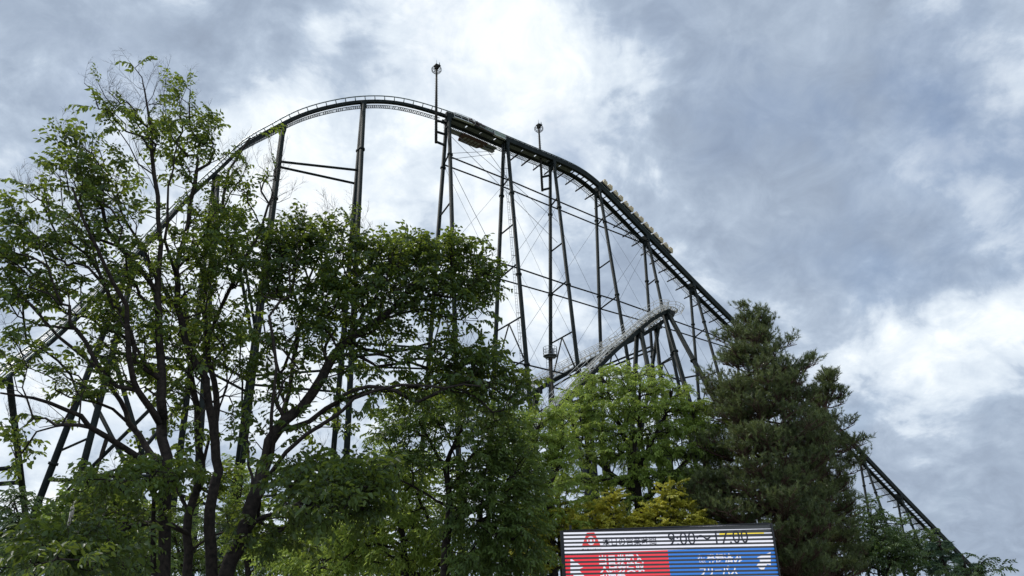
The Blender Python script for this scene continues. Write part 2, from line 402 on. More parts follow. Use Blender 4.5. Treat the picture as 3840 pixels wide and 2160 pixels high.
for (A, B, z, dz, r) in ((B2_, B1_, 61.5, 0, .18), (B3_, B2_, 47.5, 0, .18), (B2_, B1_, 32, 0, .17), (B2_, B1_, 17, 0, .17), (B3_, B2_, 31, 0, .17), (B4_, B3_, 30, 0, .2), (B4_, B3_, 17, 0, .2), (B3_, B2_, 16, 0, .2), (B1_, T1, 35.5, 0, .15), (B1_, T1, 20, 0, .15)):
    seg(pt_at_z(*A['a'], z), pt_at_z(*B['a'], z), r); seg(pt_at_z(*A['b'], z-dz), pt_at_z(*B['b'], z-dz), r)
seg(pt_at_z(*B4_['b'], 30), pt_at_z(*B3_['a'], 11), .26); seg(pt_at_z(*B4_['a'], 27), pt_at_z(*B3_['b'], 6), .22)
seg(pt_at_z(*B4_['b'], 10), pt_at_z(*B3_['a'], 27), .24); seg(pt_at_z(*B4_['a'], 12), pt_at_z(*B3_['b'], 31), .22)
m_ = pt_at_z(*B4_['a'], 12); TL = TR.off(TR.near(at(40, 1400, 78)), 0, -.7); seg(TL, m_, .3, 'raking_strut')
seg(m_*.55+TL*.45, m_*.55+TL*.45+np.array([-16, 3, 0]), .22); seg(m_*.65+TL*.35, m_*.65+TL*.35+np.array([-16, 3, 0]), .22)
q_ = (pt_at_z(*B3_['a'], 47.5)+pt_at_z(*B2_['a'], 47.5))/2
seg(q_, pt_at_z(*B2_['a'], 37), .22, 'raking_strut'); seg(q_*.8+pt_at_z(*B2_['b'], 47.5)*.2, pt_at_z(*B2_['b'], 36.5), .2, 'raking_strut')
seg(TR.off(TR.near(at(522, 935, 90)), 0, -.7), pt_at_z(*B3_['a'], 34), .26, 'raking_strut')
# long tie cables from the crest platform
for a, b in (((1685, 505), (2090, 910)), ((1700, 495), (2090, 830)), ((1812, 543), (1900, 665)), ((1690, 575), (1850, 567)), ((1690, 597), (1853, 577)), ((1700, 640), (1850, 940))):
    seg(onplane(*a, 2.), onplane(*b, 2.), .035, 'tie_cable', CABLE)

# ---- maintenance platforms near the crest
PLt = sub(RC, 'maintenance_platform'); ua, ub = uL(.8), uL(11.3)
mb = MB(); TR.rect(mb, ua, ub, -2.6, -1.5, -1.35, -1.25); mb.build('deck', mat('grey_deck_board', (.17, .18, .19), .6, 0, .25, 2), PLt)
um0, um1 = uL(4.4), uL(8.3)
rings = [[TR.off(u_, a0, -1.38), TR.off(u_, -1.2, -1.38), TR.off(u_, -1.2, -1.62), TR.off(u_, a0, -1.62)] for u_, a0 in ((um0-.4, -2.4), (um0, -3.3), (um1, -3.3), (um1+.7, -2.4))]
mb = MB(); mb.sweep(rings); mb.build('underside_frame', REDB, PLt)
mb = MB()
for i in range(5):
    for (a0, a1) in ((-3.1, -2.5), (-2.35, -1.75)):
        u0 = um0+.25+i*(um1-um0-.3)/5; TR.rect(mb, u0, u0+(um1-um0)/5-.32, a0, a1, -1.66, -1.625)
mb.build('underside_panel', mat('pale_grey_panel', (.20, .20, .21), .6, 0, .3, 2), PLt)
mb = MB(); TR.rect(mb, uL(9.2), uL(11.4), -3.0, -2.62, -1.4, -1.3); TR.rect(mb, uL(9), uL(11.4), -2.9, -2.2, -1.62, -1.5); mb.build('end_plate', mat('light_plate', (.25, .26, .28), .5, 0, .1, 3), PLt)
def railing(u0, u1, a, n, h, m, par, name, panel=None, post=1.4):
    mb = MB(); TR.rect(mb, u0, u1, a-.35, a+.02, n-.14, n, .7)
    for hh in (h, h*.5): TR.pipe(mb, u0, u1, a, n+hh, .035, .7)
    k = max(1, round((u1-u0)/post))
    for i in range(k+1): uu = u0+(u1-u0)*i/k; mb.tube([TR.off(uu, a, n), TR.off(uu, a, n+h)], .035, 5)
    o = mb.build(name, m, par)
    if panel:
        mb = MB(); TR.rect(mb, u0+.1, u1-.1, a-.04, a-.02, n+.05, n+h-.06, .7); mb.build('side_panel', panel, par)
    return o
railing(uL(.9), uL(4.4), 1.25, -1.0, .8, WHITE2, PLt, 'railing')
railing(uL(8.6), uL(11.2), 1.25, -1.15, .75, WHITE2, PLt, 'railing', SCREENG)
railing(uL(5.6), uL(8.5), 1.1, -.85, .45, GALV, PLt, 'railing', SCREENG)
mb = MB()
for i in range(9):
    u_ = uL(3.6)+i*.38; c = TR.off(u_, .95+.2*rng.random(), -.55+.25*rng.random()); mb.tube([c-[0, 0, .2], c, c+[0, 0, .22]], [.2, .26, .14], 7)
mb.tube([TR.off(uL(4.2), 1.25, -1.02), TR.off(uL(8.4), 1.2, -1.25)], .09, 6); mb.build('winch_motor', mat('machine_dark', (.05, .03, .028), .5, 0, .5, 6), PLt)

# ---- lightning masts with caged heads
def mast(px_top, base_pt, dist, label, zbot, br=None, sc=1.):
    T = at(*px_top, dist); base = np.array([T[0], T[1], zbot])
    M = thing('lightning_mast', label, 'mast', base, 'lightning masts beside the lift hill')
    mb = MB(); mb.tube([base, [T[0], T[1], (zbot+T[2])/2], T], [.22, .2, .15], 10)
    mb.build('pole', STEEL2, M, True)
    mb = MB(); mb.tube([T+[0, 0, .2], T+[0, 0, 1.3]], [.05, .015], 5); mb.tube([T+[.45, .1, .3], T+[.47, .1, .9]], [.12, .03], 6); mb.build('rod', STEEL2, M)
    mb = MB()
    ca = radians(38); X = np.array([cos(ca), sin(ca), 0]); Y = np.array([-sin(ca), cos(ca), 0])
    mb.box(T+[.1, 0, .12], X*.43*sc, Y*.38*sc, np.array([0, 0, .09])); mb.box(T-[0, 0, .2], X*.26, Y*.26, np.array([0, 0, .24])); mb.build('head_box', STEEL2, M)
    mb = MB(); R = .76*sc
    c0 = T-np.array([0, 0, .62*sc])
    for dz, rr in ((.42, .82), (.2, 1), (0, 1), (-.2, .97), (-.5, .62)):
        mb.tube([c0+[R*rr*cos(a), R*rr*sin(a), dz*sc] for a in np.linspace(0, 2*pi, 25)], .03, 5, False)
    for a in np.linspace(0, 2*pi, 13)[:-1]:
        mb.tube([c0+[R*rr*cos(a), R*rr*sin(a), dz*sc] for dz, rr in ((.42, .82), (.2, 1), (-.2, .97), (-.5, .62), (-.56, .2))], .018, 4)
    mb.build('cage', STEEL2, M)
    mb = MB(); z = zbot+1
    while z < T[2]-2:
        c = np.array([T[0], T[1], z]); mb.tube([c-[.34, .1, 0], c+[.34, .1, 0]], .014, 4); z += .45
    mb.build('climbing_rung', GALV, M)
    if br:
        mb = MB()
        for z, tgt in br: mb.tube([np.array([T[0], T[1], z]), tgt], .2, 8)
        mb.build('mounting_bracket', STEEL, M, True)
    return M
t1 = BENTS[NL]; t3 = BENTS[NL+2]
mast((1637, 250), None, 98.2, 'taller caged lightning mast beside the crest platform, level with the crest', 68.2,
     [(z, pt_at_z(*t1['a'], z+1.6)) for z in (72.2, 70.2, 68.4)])
mast((2020, 472), None, 113.5, 'shorter caged lightning mast beside the sloping lift, above its third tower', 68.5,
     [(z, pt_at_z(*t3['a'], z+1.5)) for z in (71.2, 68.7)])
# lower mast: a round railed basket
T = at(2064, 1335, 106); base = np.array([T[0], T[1], 0.])
M = thing('basket_mast', 'slim mast with round railed service basket standing among the coaster towers', 'mast', base)
mb = MB(); mb.tube([base, T+[0, 0, .9]], [.3, .22], 12); mb.build('pole', STEEL2, M, True)
mb = MB(); R = 1.0
for z, rr in ((0, R), (.42, R), (.85, R), (1.25, R), (-.25, R*.72)):
    mb.tube([T+[rr*cos(a), rr*sin(a), z] for a in np.linspace(0, 2*pi, 29)], .03 if z > .1 else .06, 5, False)
for a in np.linspace(0, 2*pi, 15)[:-1]:
    mb.tube([T+[R*cos(a), R*sin(a), z] for z in (0, 1.25)], .022, 4); mb.tube([T+[R*cos(a), R*sin(a), 0], T+[.2*cos(a), .2*sin(a), -.35]], .04, 4)
mb.build('basket_railing', GALV, M)
mb = MB(); mb.tube([T+[0, 0, -.02], T+[0, 0, .03]], R*.9, 20); mb.tube([T+[.35, -.3, .03], T+[.35, -.3, .95], T+[.35, -.3, 1.1]], [.14, .16, .08], 8); mb.build('basket_floor', PLATE, M)
mb = MB()
for sx_ in (-.62, -.3): mb.tube([[T[0]+sx_, T[1]-.1, 1], [T[0]+sx_, T[1]-.1, T[2]]], .025, 4)
z = 1
while z < T[2]: mb.tube([[T[0]-.62, T[1]-.1, z], [T[0]-.3, T[1]-.1, z]], .02, 4); z += .4
mb.build('ladder', GALV, M)

# ladder on the second tower's near leg
(top_, bot_) = BENTS[NL+1]['b']; mb = MB(); dl = (bot_-top_)/np.linalg.norm(bot_-top_); o1 = np.array([-.55, -.1, 0]); o2 = np.array([-.85, -.15, 0])
mb.tube([top_+o1, bot_+o1], .025, 4); mb.tube([top_+o2, bot_+o2], .025, 4)
x = 1.
while x < np.linalg.norm(bot_-top_)-1: mb.tube([top_+dl*x+o1, top_+dl*x+o2], .02, 4); x += .5
x = 2.
while x < np.linalg.norm(bot_-top_)-1: mb.tube([top_+dl*x, top_+dl*x+o2], .05, 4); x += 3.2
mb.build('ladder', GALV, BENTS[NL+1]['P'])

# ------------------------------------------------------------------ train climbing the lift
u_a = TR.near(onplane(2262, 712)+[0, 0, 0]); u_b = TR.near(onplane(2490, 945))
TRN = thing('coaster_train', 'seven-car roller coaster train with tan seats climbing the dark lift hill', 'train', TR.p((u_a+u_b)/2))
step = (u_b-u_a)/6
for i in range(7):
    uc = u_a+i*step; p, t, sd_, up = TR.fr(uc); t = t if t[2] > 0 else -t      # t points up the slope? keep uphill as front
    C_ = sub(TRN, 'train_car'); hl = step*.40
    def P_(x, y, z): return p+t*x+sd_*y+up*z
    mb = MB()
    prof = [(-hl, .42), (-hl*.9, .3), (hl*.85, .3), (hl, .5), (hl*.96, .75), (hl*.6, .62), (-hl*.8, .62), (-hl, .7)]
    vs = [P_(x, y, z) for y in (-.82, .82) for x, z in prof]; n_ = len(prof)
    mb.add(vs, [tuple(range(n_)), tuple(range(n_, 2*n_))[::-1]]+[(k, k+n_, (k+1) % n_+n_, (k+1) % n_) for k in range(n_)]); mb.build('chassis', BLACK, C_)
    for q in (-.5, .08):
        for y in (-.42, .42):
            mb = MB(); x0 = q*hl*2
            mb.box(P_(x0+.28, y, .78), t*.3, sd_*.3, up*.1)
            rings = []
            for z, w, d_ in ((.6, .34, .2), (1.2, .40, .24), (1.65, .36, .22), (1.95, .26, .17), (2.08, .12, .1)):
                z = .6+(z-.6)*(1. if q < 0 else .86); c = P_(x0-.1-(z-.7)*.12, y, z); w *= .92; rings.append([c+t*d_*a+sd_*w*b_ for a, b_ in ((-1, -.8), (-1, .8), (0, 1), (1, .8), (1, -.8), (0, -1))])
            mb.sweep(rings)
            for yy in (-.17, .17): mb.tube([P_(x0+.02, y+yy, 1.8), P_(x0+.34, y+yy, 1.78), P_(x0+.5, y+yy, 1.4), P_(x0+.36, y+yy, 1.1)], .10, 6)
            mb.build('seat', TAN, C_, True)
        for y in (-.86, .86):
            mb = MB(); rings = []
            for x, z0, z1 in ((-.35, .5, 1.1), (0, .45, 1.35), (.4, .45, 1.15), (.75, .5, .95)):
                rings.append([P_(q*hl*2+x, y-.05, z0), P_(q*hl*2+x, y+.05, z0), P_(q*hl*2+x, y+.05, z1), P_(q*hl*2+x, y-.05, z1)])
            mb.sweep(rings); mb.build('side_shell', TAN2, C_)
    for x in (-hl*.6, hl*.6):
        for y in (-.66, .66):
            mb = MB(); a = P_(x, y-.1, .2); b = P_(x, y+.1, .2); mb.tube([a, b], .13, 10); mb.tube([P_(x, y, .2), P_(x, y, .4)], .05, 5); mb.build('wheel', BLACK, C_, True)

# ------------------------------------------------------------------ second coaster hill with white railings
def np_(px, py, off): return onplane(px, py, off)
NEAR = [np_(x, y, 7) for x, y in ((1850, 1745), (1960, 1635), (2076, 1520), (2150, 1442), (2219, 1373), (2300, 1293), (2341, 1260), (2386, 1220), (2438, 1180), (2493, 1150))]
FARP = []
for x, y in ((2500, 1178), (2440, 1218), (2380, 1252), (2258, 1310), (2138, 1372), (2018, 1437), (1900, 1515), (1800, 1590)):
    q = np_(x, y, -7); FARP.append(CP+(q-CP)*.92)
a, b = NEAR[-1], FARP[0]; mid = (a+b)/2+LD*2.6+np.array([0, 0, .9]); m1 = a*.8+b*.2+LD*2.1+np.array([0, 0, .6]); m2 = a*.2+b*.8+LD*2.0+np.array([0, 0, .6])
C2P = np.array(NEAR+[m1, mid, m2]+FARP)
C2 = Curve(C2P, 5); ut = C2.near(mid)
C2.bank = ([ut-22, ut-8, ut, ut+8, ut+22], [0, -.35, -.55, -.35, 0])
WC = thing('roller_coaster', 'smaller roller coaster hill with white railings turning back between the tall towers', 'roller coaster', (NEAR[3][0], NEAR[3][1], 0))
mb = MB(); C2.rect(mb, 0, C2.T, -.30, .42, -1.1, -.5); mb.build('spine', STEEL, WC)
for sg in (-.6, .6): mb = MB(); C2.pipe(mb, 0, C2.T, sg, .1, .08); mb.build('rail', WHITE, WC, True)
u = 1.; k = 0
while u < C2.T-.5 and k < 95:
    mb = MB()
    for sg in (1, -1): mb.tube([C2.off(u, sg*.6, .05), C2.off(u, sg*.5, -.35), C2.off(u, 0, -.55)], [.07, .09, .09], 5)
    mb.build('tie', WHITE, WC); u += 1.5; k += 1
mb = MB()
for sg in (-1.45, 1.45):
    for h in (.55, 1.05): C2.pipe(mb, 0, C2.T, sg, h, .04, 1, 5)
    u = 0
    while u < C2.T: mb.tube([C2.off(u, sg*.95, -.2), C2.off(u, sg, 1.05)], .04, 5); u += 2.4
mb.build('handrail', WHITE, WC)
mb = MB(); u = .3
while u < C2.T:
    p, t, sd_, up = C2.fr(u); mb.box(p-sd_*1.2-up*.25, t*.05, sd_*.25, up*.03); u += .8
C2.pipe(mb, 0, C2.T, -1.45, -.25, .05); C2.pipe(mb, 0, C2.T, -.95, -.25, .05); mb.build('walkway', WHITE2, WC)
def tower2(u, ends, r, tops=None):
    P = sub(WC, 'support_tower'); top = C2.off(u, 0, -1.0); t = C2.fr(u)[1]*[1, 1, 0]; t /= np.linalg.norm(t); s_ = np.cross(t, [0, 0, 1])
    for k, e in enumerate(ends):
        tp = top+s_*(.35 if k else -.35)
        if isinstance(e, tuple): X = raydir_leg(tp, *e, t)
        else: X = tp+s_*e*10-np.array([0, 0, 10])
        bot = tp+(X-tp)*(tp[2]/(tp[2]-X[2])); leg(P, tp, bot, r)
    mb = MB(); mb.beam(top-s_*.9, top+s_*.9, .6, .8); mb.build('head_frame', STEEL, P)
LN_ = lambda px, py, off=7: C2.near(np_(px, py, off))
tower2(C2.near(a+LD*.8), [(2568, 1446), (2694, 1523)], .42)
tower2(LN_(2384, 1222), [(2382, 1383), (2433, 1393)], .40)
tower2(LN_(2190, 1400), [.03, .16], .34); tower2(LN_(2110, 1482), [(2113, 1540), .2], .40)
fr_ = lambda px, py: C2.near(CP+(np_(px, py, -7)-CP)*.92)
tower2(fr_(2452, 1212), [(2443, 1388), (2476, 1393)], .36)
tower2(fr_(1998, 1448), [(2005, 1538), .2], .36)
tower2(fr_(2200, 1340), [-.05, .12], .3)
for a, b in (((1930, 1570), (2240, 1480)), ((2237, 1383), (2440, 1300)), ((2240, 1395), (2450, 1312)), ((2455, 1380), (2520, 1338)), ((2550, 1420), (2630, 1405)), ((2480, 1400), (2560, 1432))):
    mb = MB(); mb.tube([onplane(*a, 1.), onplane(*b, 1.)], .16, 8); mb.build('brace_pipe', STEEL, WC, True)
#@@SIGN
# ------------------------------------------------------------------ LED screen
SY = 21.0
def sp(zx, zy):      # reading position on the screen -> x, z on its plane
    q = ray(2060+zx/2.7404, 1900+zy/2.7404); X = CP+q*SY/q[1]; return X[0], X[2]
def ledmat(name, col, strength):
    m = bpy.data.materials.new(name); m.use_nodes = True; t = m.node_tree; p = t.nodes['Principled BSDF']
    p.inputs['Base Color'].default_value = (.075, .072, .068, 1); p.inputs['Roughness'].default_value = .55
    p.inputs['Emission Color'].default_value = (*col, 1)
    tcn = t.nodes.new('ShaderNodeTexCoord'); s = t.nodes.new('ShaderNodeSeparateXYZ'); t.links.new(tcn.outputs['Object'], s.inputs[0])
    def M_(op, a, b=None, c=None):
        n = t.nodes.new('ShaderNodeMath'); n.operation = op
        for i, v in enumerate((a, b, c)):
            if v is None: continue
            if isinstance(v, (int, float)): n.inputs[i].default_value = v
            else: t.links.new(v, n.inputs[i])
        return n.outputs[0]
    # rows of lit and unlit diodes; the refresh sweep leaves the top right rows mostly unlit
    ph = M_('FRACT', M_('DIVIDE', M_('ADD', s.outputs[2], M_('MULTIPLY', s.outputs[0], .017)), .0945))
    corner = M_('MULTIPLY', M_('MAXIMUM', M_('ADD', M_('MULTIPLY', s.outputs[0], .085), M_('ADD', M_('MULTIPLY', s.outputs[2], 1.3), -4.95)), 0.), 1.1)
    dot = t.nodes.new('ShaderNodeTexNoise'); dot.inputs['Scale'].default_value = 40; dot.inputs['Detail'].default_value = 2
    t.links.new(tcn.outputs['Object'], dot.inputs['Vector'])
    thr = M_('ADD', M_('ADD', .515, corner), M_('MULTIPLY', M_('SUBTRACT', dot.outputs['Fac'], .5), .08))
    lit = t.nodes.new('ShaderNodeMapRange'); lit.interpolation_type = 'SMOOTHSTEP'
    t.links.new(M_('SUBTRACT', M_('SUBTRACT', ph, thr), 0.), lit.inputs[0]); lit.inputs[1].default_value = -.04; lit.inputs[2].default_value = .04
    t.links.new(M_('MULTIPLY', lit.outputs[0], strength), p.inputs['Emission Strength']); return m
LW = ledmat('led_white', (.86, .88, 1.0), .76); LR = ledmat('led_red', (1.0, .012, .035), .68); LB = ledmat('led_blue', (.0, .17, .68), .76)
LY = ledmat('led_yellow', (1.0, .78, .02), .75); LDK = mat('led_dark', (.03, .03, .04), .6)
X0, X1, ZT, ZD, XM, ZB = 1.09, 6.475, 3.79, 3.235, 3.745, .95
SG = thing('led_screen', 'large lit LED screen showing opening hours in striped white, red and blue', 'screen', (3.78, SY+.2, 0))
SG['_o'] = [0., 0., 0.]; SG.location = (0, 0, 0)
mb = MB(); mb.box((3.78, SY+.16, 2.355), (2.755, 0, 0), (0, .15, 0), (0, 0, 1.455)); mb.build('cabinet', BLACK, SG)
mb = MB()
for (x, z, w, h) in ((X0-.035, 2.345, .045, 1.46), (X1+.022, 2.345, .022, 1.46)): mb.box((x, SY-.02, z), (w, 0, 0), (0, .035, 0), (0, 0, h))
mb.box((3.78, SY-.02, ZT+.014), (2.65, 0, 0), (0, .034, 0), (0, 0, .012)); mb.build('bezel', BLACK, SG)
for x in (1.9, 5.7): mb = MB(); mb.box((x, SY+.2, .48), (.12, 0, 0), (0, .12, 0), (0, 0, .48)); mb.build('post', STEEL, SG)
mb = MB(); mb.box((1.3, SY+.15, ZT+.1), (.03, 0, 0), (0, .03, 0), (0, 0, .06)); mb.build('lifting_lug', BLACK, SG)
def quad(name, pts, y, m, par=SG):
    mb = MB(); n_ = len(pts); f = [(x, y, z) for x, z in pts]; bk = [(x, y+.003, z) for x, z in pts]
    mb.add(f+bk, [tuple(range(n_)), tuple(range(n_, 2*n_))[::-1]]+[(k, k+n_, (k+1) % n_+n_, (k+1) % n_) for k in range(n_)]); return mb.build(name, m, par)
quad('header_panel', [(X0, ZD), (X1, ZD), (X1, ZT), (X0, ZT)], SY-.006, LW)
quad('red_panel', [(X0, ZB), (XM, ZB), (XM, ZD-.002), (X0, ZD-.002)], SY-.006, LR)
quad('blue_panel', [(XM+.002, ZB), (X1, ZB), (X1, ZD-.002), (XM+.002, ZD-.002)], SY-.006, LB)
quad('highlight_bar', [sp(1745, 265), sp(1745, 315), sp(2205, 300), sp(2205, 235), sp(1745, 250)][1:], SY-.0095, LY)
# emblem: red peak with a round badge
eb = sub(SG, 'emblem')
quad('emblem_peak', [sp(385, 268), sp(462, 264), sp(527, 402), sp(332, 411)], SY-.0095, ledmat('led_emblem_red', (.72, .03, .03), .8), eb)
c = sp(427, 350)
quad('emblem_disc', [(c[0]+.105*cos(a), c[1]+.105*sin(a)) for a in np.linspace(0, 2*pi, 25)[:-1]], SY-.013, LW, eb)
ring = [(c[0]+.07*cos(a), c[1]+.07*sin(a)) for a in np.linspace(-.6, 4.6, 16)]+[(c[0]+.035*cos(a), c[1]+.035*sin(a)) for a in np.linspace(4.6, -.6, 16)]
mb = MB(); mb.add([(x, SY-.0165, z) for x, z in ring], [(i, i+1, 30-i, 31-i) for i in range(15)]); mb.build('emblem_curl', ledmat('led_emblem_red2', (.72, .03, .03), .8), eb)
def text(s, zx0, zy0, zx1, zy1, m, bold=0.):
    cu = bpy.data.curves.new('lettering', 'FONT'); cu.body = s; cu.offset = bold; cu.resolution_u = 3
    o = bpy.data.objects.new('lettering', cu); SC.collection.objects.link(o); bpy.context.view_layer.update()
    me = bpy.data.meshes.new_from_object(o.evaluated_get(bpy.context.evaluated_depsgraph_get())); bpy.data.objects.remove(o)
    v = np.zeros(len(me.vertices)*3); me.vertices.foreach_get('co', v); v = v.reshape(-1, 3)
    a, b = v.min(0), v.max(0); x0, z1 = sp(zx0, zy0); x1, z0 = sp(zx1, zy1)
    w = np.empty_like(v); w[:, 0] = x0+(v[:, 0]-a[0])/(b[0]-a[0])*(x1-x0); w[:, 2] = z0+(v[:, 1]-a[1])/(b[1]-a[1])*(z1-z0); w[:, 1] = SY-.0165
    me.vertices.foreach_set('co', w.ravel()); me.materials.clear(); me.materials.append(m); me.name = 'lettering'
    o = bpy.data.objects.new('lettering', me); SC.collection.objects.link(o); o.parent = SG; return o
text('本日の営業時間', 545, 322, 1100, 388, LDK, .01)
text('9:00〜17:00', 1212, 268, 2050, 372, LDK, .0)
text('富士急ハイランド', 335, 432, 535, 448, LDK, .01)
text('当日券購入', 505, 500, 970, 583, LW, .03)
text('入園券受取', 515, 590, 980, 668, LW, .03)
text('引換券', 515, 680, 790, 760, LW, .03)
text('顔登録済み', 1515, 492, 1985, 583, LW, .03)
text('フリーパス', 1540, 616, 1935, 700, LW, .03)
quad('arrow', [sp(*q) for q in ((217, 530), (348, 622), (300, 645), (362, 716), (300, 760), (240, 700), (217, 705))], SY-.0095, LW)
quad('arrow', [sp(*q) for q in ((2272, 468), (2275, 600), (2238, 592), (2195, 660), (2125, 612), (2166, 556), (2135, 520))], SY-.0095, LW)
SG.location = (3.78, SY+.2, 0)
for o in list(SG.children): o.location = (-3.78, -(SY+.2), 0)
#@@TREES
# ------------------------------------------------------------------ trees
BARK = mat('brown_grey_bark', (.012, .010, .009), .9, 0, 0, 14, .15, .9, (.040, .031, .025))
BARKP = mat('red_brown_pine_bark', (.045, .024, .018), .9, 0, 0, 7, .2, .6, (.10, .06, .045))
BARKW = mat('bleached_dead_wood', (.42, .38, .33), .8, 0, .3, 8)
LZ = leafmat('zelkova_leaf', (.020, .042, .016), (.075, .125, .024), .42, (.26, .34, .04))
LF = leafmat('drooping_leaf', (.045, .082, .022), (.125, .19, .038), .4, (.26, .36, .06))
LE = leafmat('bright_green_leaf', (.095, .15, .03), (.24, .33, .06), .44, (.46, .58, .10))
LM = leafmat('yellowing_maple_leaf', (.22, .24, .03), (.50, .44, .05), .42, (.60, .58, .07))
LB_ = leafmat('background_leaf', (.030, .060, .022), (.08, .125, .038), .33, (.15, .23, .05))
LP = leafmat('pine_needle', (.036, .052, .022), (.14, .17, .062), .26, (.19, .23, .06), .5)
LC = leafmat('fir_needle', (.024, .052, .034), (.060, .11, .06), .2, (.05, .09, .03), .6)

def leafmesh(name, V, tone, m, parent, k=6):
    # V: (n,k,3) leaf outlines; k=6 -> two quads, k=4 -> one quad, k=3 -> one triangle
    n = len(V); me = bpy.data.meshes.new(name); v = V.reshape(-1, 3)-np.array(parent['_o'])
    me.vertices.add(len(v)); me.vertices.foreach_set('co', v.astype(np.float32).ravel())
    b = np.arange(n)[:, None]*k
    if k == 6: idx = np.concatenate([b+[0, 1, 2, 3], b+[0, 3, 4, 5]], 1).reshape(-1, 4)
    elif k == 4: idx = b+[0, 1, 2, 3]
    else: idx = b+[0, 1, 2]
    q = idx.shape[1]; npol = len(idx)
    me.loops.add(npol*q); me.loops.foreach_set('vertex_index', idx.astype(np.int32).ravel())
    me.polygons.add(npol); me.polygons.foreach_set('loop_start', (np.arange(npol)*q).astype(np.int32))
    me.update(calc_edges=True)
    at_ = me.attributes.new('leaf_tone', 'FLOAT', 'FACE'); at_.data.foreach_set('value', np.repeat(tone, npol//n).astype(np.float32))
    me.materials.append(m)
    o = bpy.data.objects.new(name, me); SC.collection.objects.link(o); o.parent = parent; return o
def norm(a): return a/(np.linalg.norm(a, axis=-1, keepdims=True)+1e-9)

# spray templates: leaves (n,6,3) and twigs as 3-sided tubes, growing along +X, Z up, unit length
def leaf6(p, d, nrm, l, w, fold=.25, curl=.12):
    d = d/np.linalg.norm(d); s = np.cross(nrm, d); s /= np.linalg.norm(s)+1e-9; n = np.cross(d, s)
    return [p, p+d*l*.28+s*w*.5+n*w*fold, p+d*l*.62+s*w*.42+n*w*fold-n*l*curl*.4, p+d*l-n*l*curl, p+d*l*.62-s*w*.42+n*w*fold-n*l*curl*.4, p+d*l*.28-s*w*.5+n*w*fold]
def spray(kind, rg):
    Ls, Tw = [], []
    def twig(p, d, L_, r, nl, ll, lw, droop, lv=1):
        n = 6; P = [p]; dd = d/np.linalg.norm(d)
        for i in range(n):
            dd = dd+np.array([0, 0, -droop/n])+rg.normal(0, .05, 3); dd /= np.linalg.norm(dd); P.append(P[-1]+dd*L_/n)
        Tw.append((np.array(P), np.linspace(r, r*.3, n+1)))
        for j in range(nl):
            u = (j+.6)/nl*n; i = min(int(u), n-1); q = P[i]+(P[i+1]-P[i])*(u-i); t = P[i+1]-P[i]; t = t/np.linalg.norm(t)
            sgn = 1 if j % 2 else -1; s = np.cross(t, [0, 0, 1]); s /= np.linalg.norm(s)+1e-9
            dl = t*.55+s*sgn*.85+np.array([0, 0, -.35-.6*rg.random()])+rg.normal(0, .22, 3)
            nr = np.array([0, 0, 1.])+rg.normal(0, .45, 3)
            k = .75+.5*rg.random(); Ls.append(leaf6(q, dl, nr, ll*k, lw*k))
        if lv:
            for j in range(3 if kind != 'bare' else 5):
                u = .2+.6*j/3+.1*rg.random(); i = min(int(u*n), n-1); t = P[i+1]-P[i]; t = t/np.linalg.norm(t); s = np.cross(t, [0, 0, 1]); sgn = 1 if (j % 2) else -1
                twig(P[i], t*.8+s*sgn*.7+rg.normal(0, .15, 3)+np.array([0, 0, .1 if kind != 'bare' else .35]), L_*(.62-.25*u), r*.6, max(0, nl*2//3) if nl else 0, ll, lw, droop, lv-1 if kind != 'bare' else lv-1)
    if kind == 'zelkova': twig(np.zeros(3), np.array([1, 0, .25]), 1., .012, 8, .21, .105, .8)
    elif kind == 'droop': twig(np.zeros(3), np.array([1, 0, .15]), 1., .010, 9, .22, .075, 1.3)
    elif kind == 'maple':
        twig(np.zeros(3), np.array([1, 0, .05]), 1., .010, 14, .19, .13, .3)
    elif kind == 'bare': twig(np.zeros(3), np.array([1, 0, .3]), 1., .010, 0, .2, .1, -.2, 2)
    return np.array(Ls).reshape(-1, 6, 3) if Ls else np.zeros((0, 6, 3)), Tw
TPL = {k: [spray(k, np.random.default_rng(50+i)) for i in range(9)] for k in ('zelkova', 'droop', 'maple', 'bare')}

class Branches:          # tubes gathered with numpy
    def __init__(s): s.V = []; s.F = []; s.n = 0
    def tube(s, P, R, n):
        m = len(P)
        if m < 2: return
        T = np.empty_like(P); T[1:-1] = P[2:]-P[:-2]; T[0] = P[1]-P[0]; T[-1] = P[-1]-P[-2]; T = norm(T)
        mean = np.abs(T.mean(0)); ref = np.zeros(3); ref[np.argmin(mean)] = 1
        A = norm(np.cross(T, ref)); B = np.cross(A, T); an = 2*pi*np.arange(n)/n
        ring = P[:, None]+R[:, None, None]*(np.cos(an)[None, :, None]*A[:, None]+np.sin(an)[None, :, None]*B[:, None])
        i = np.arange(m-1)[:, None]*n; k = np.arange(n)[None]; k2 = (k+1) % n
        s.F.append((np.stack([i+k, i+k2, i+n+k2, i+n+k], -1).reshape(-1, 4)+s.n)); s.V.append(ring.reshape(-1, 3)); s.n += m*n
    def build(s, name, m, parent):
        v = np.concatenate(s.V)-np.array(parent['_o']); f = np.concatenate(s.F); me = bpy.data.meshes.new(name)
        me.vertices.add(len(v)); me.vertices.foreach_set('co', v.astype(np.float32).ravel())
        me.loops.add(f.size); me.loops.foreach_set('vertex_index', f.astype(np.int32).ravel())
        me.polygons.add(len(f)); me.polygons.foreach_set('loop_start', (np.arange(len(f))*4).astype(np.int32))
        me.update(calc_edges=True); me.shade_smooth(); me.materials.append(m)
        o = bpy.data.objects.new(name, me); SC.collection.objects.link(o); o.parent = parent; return o

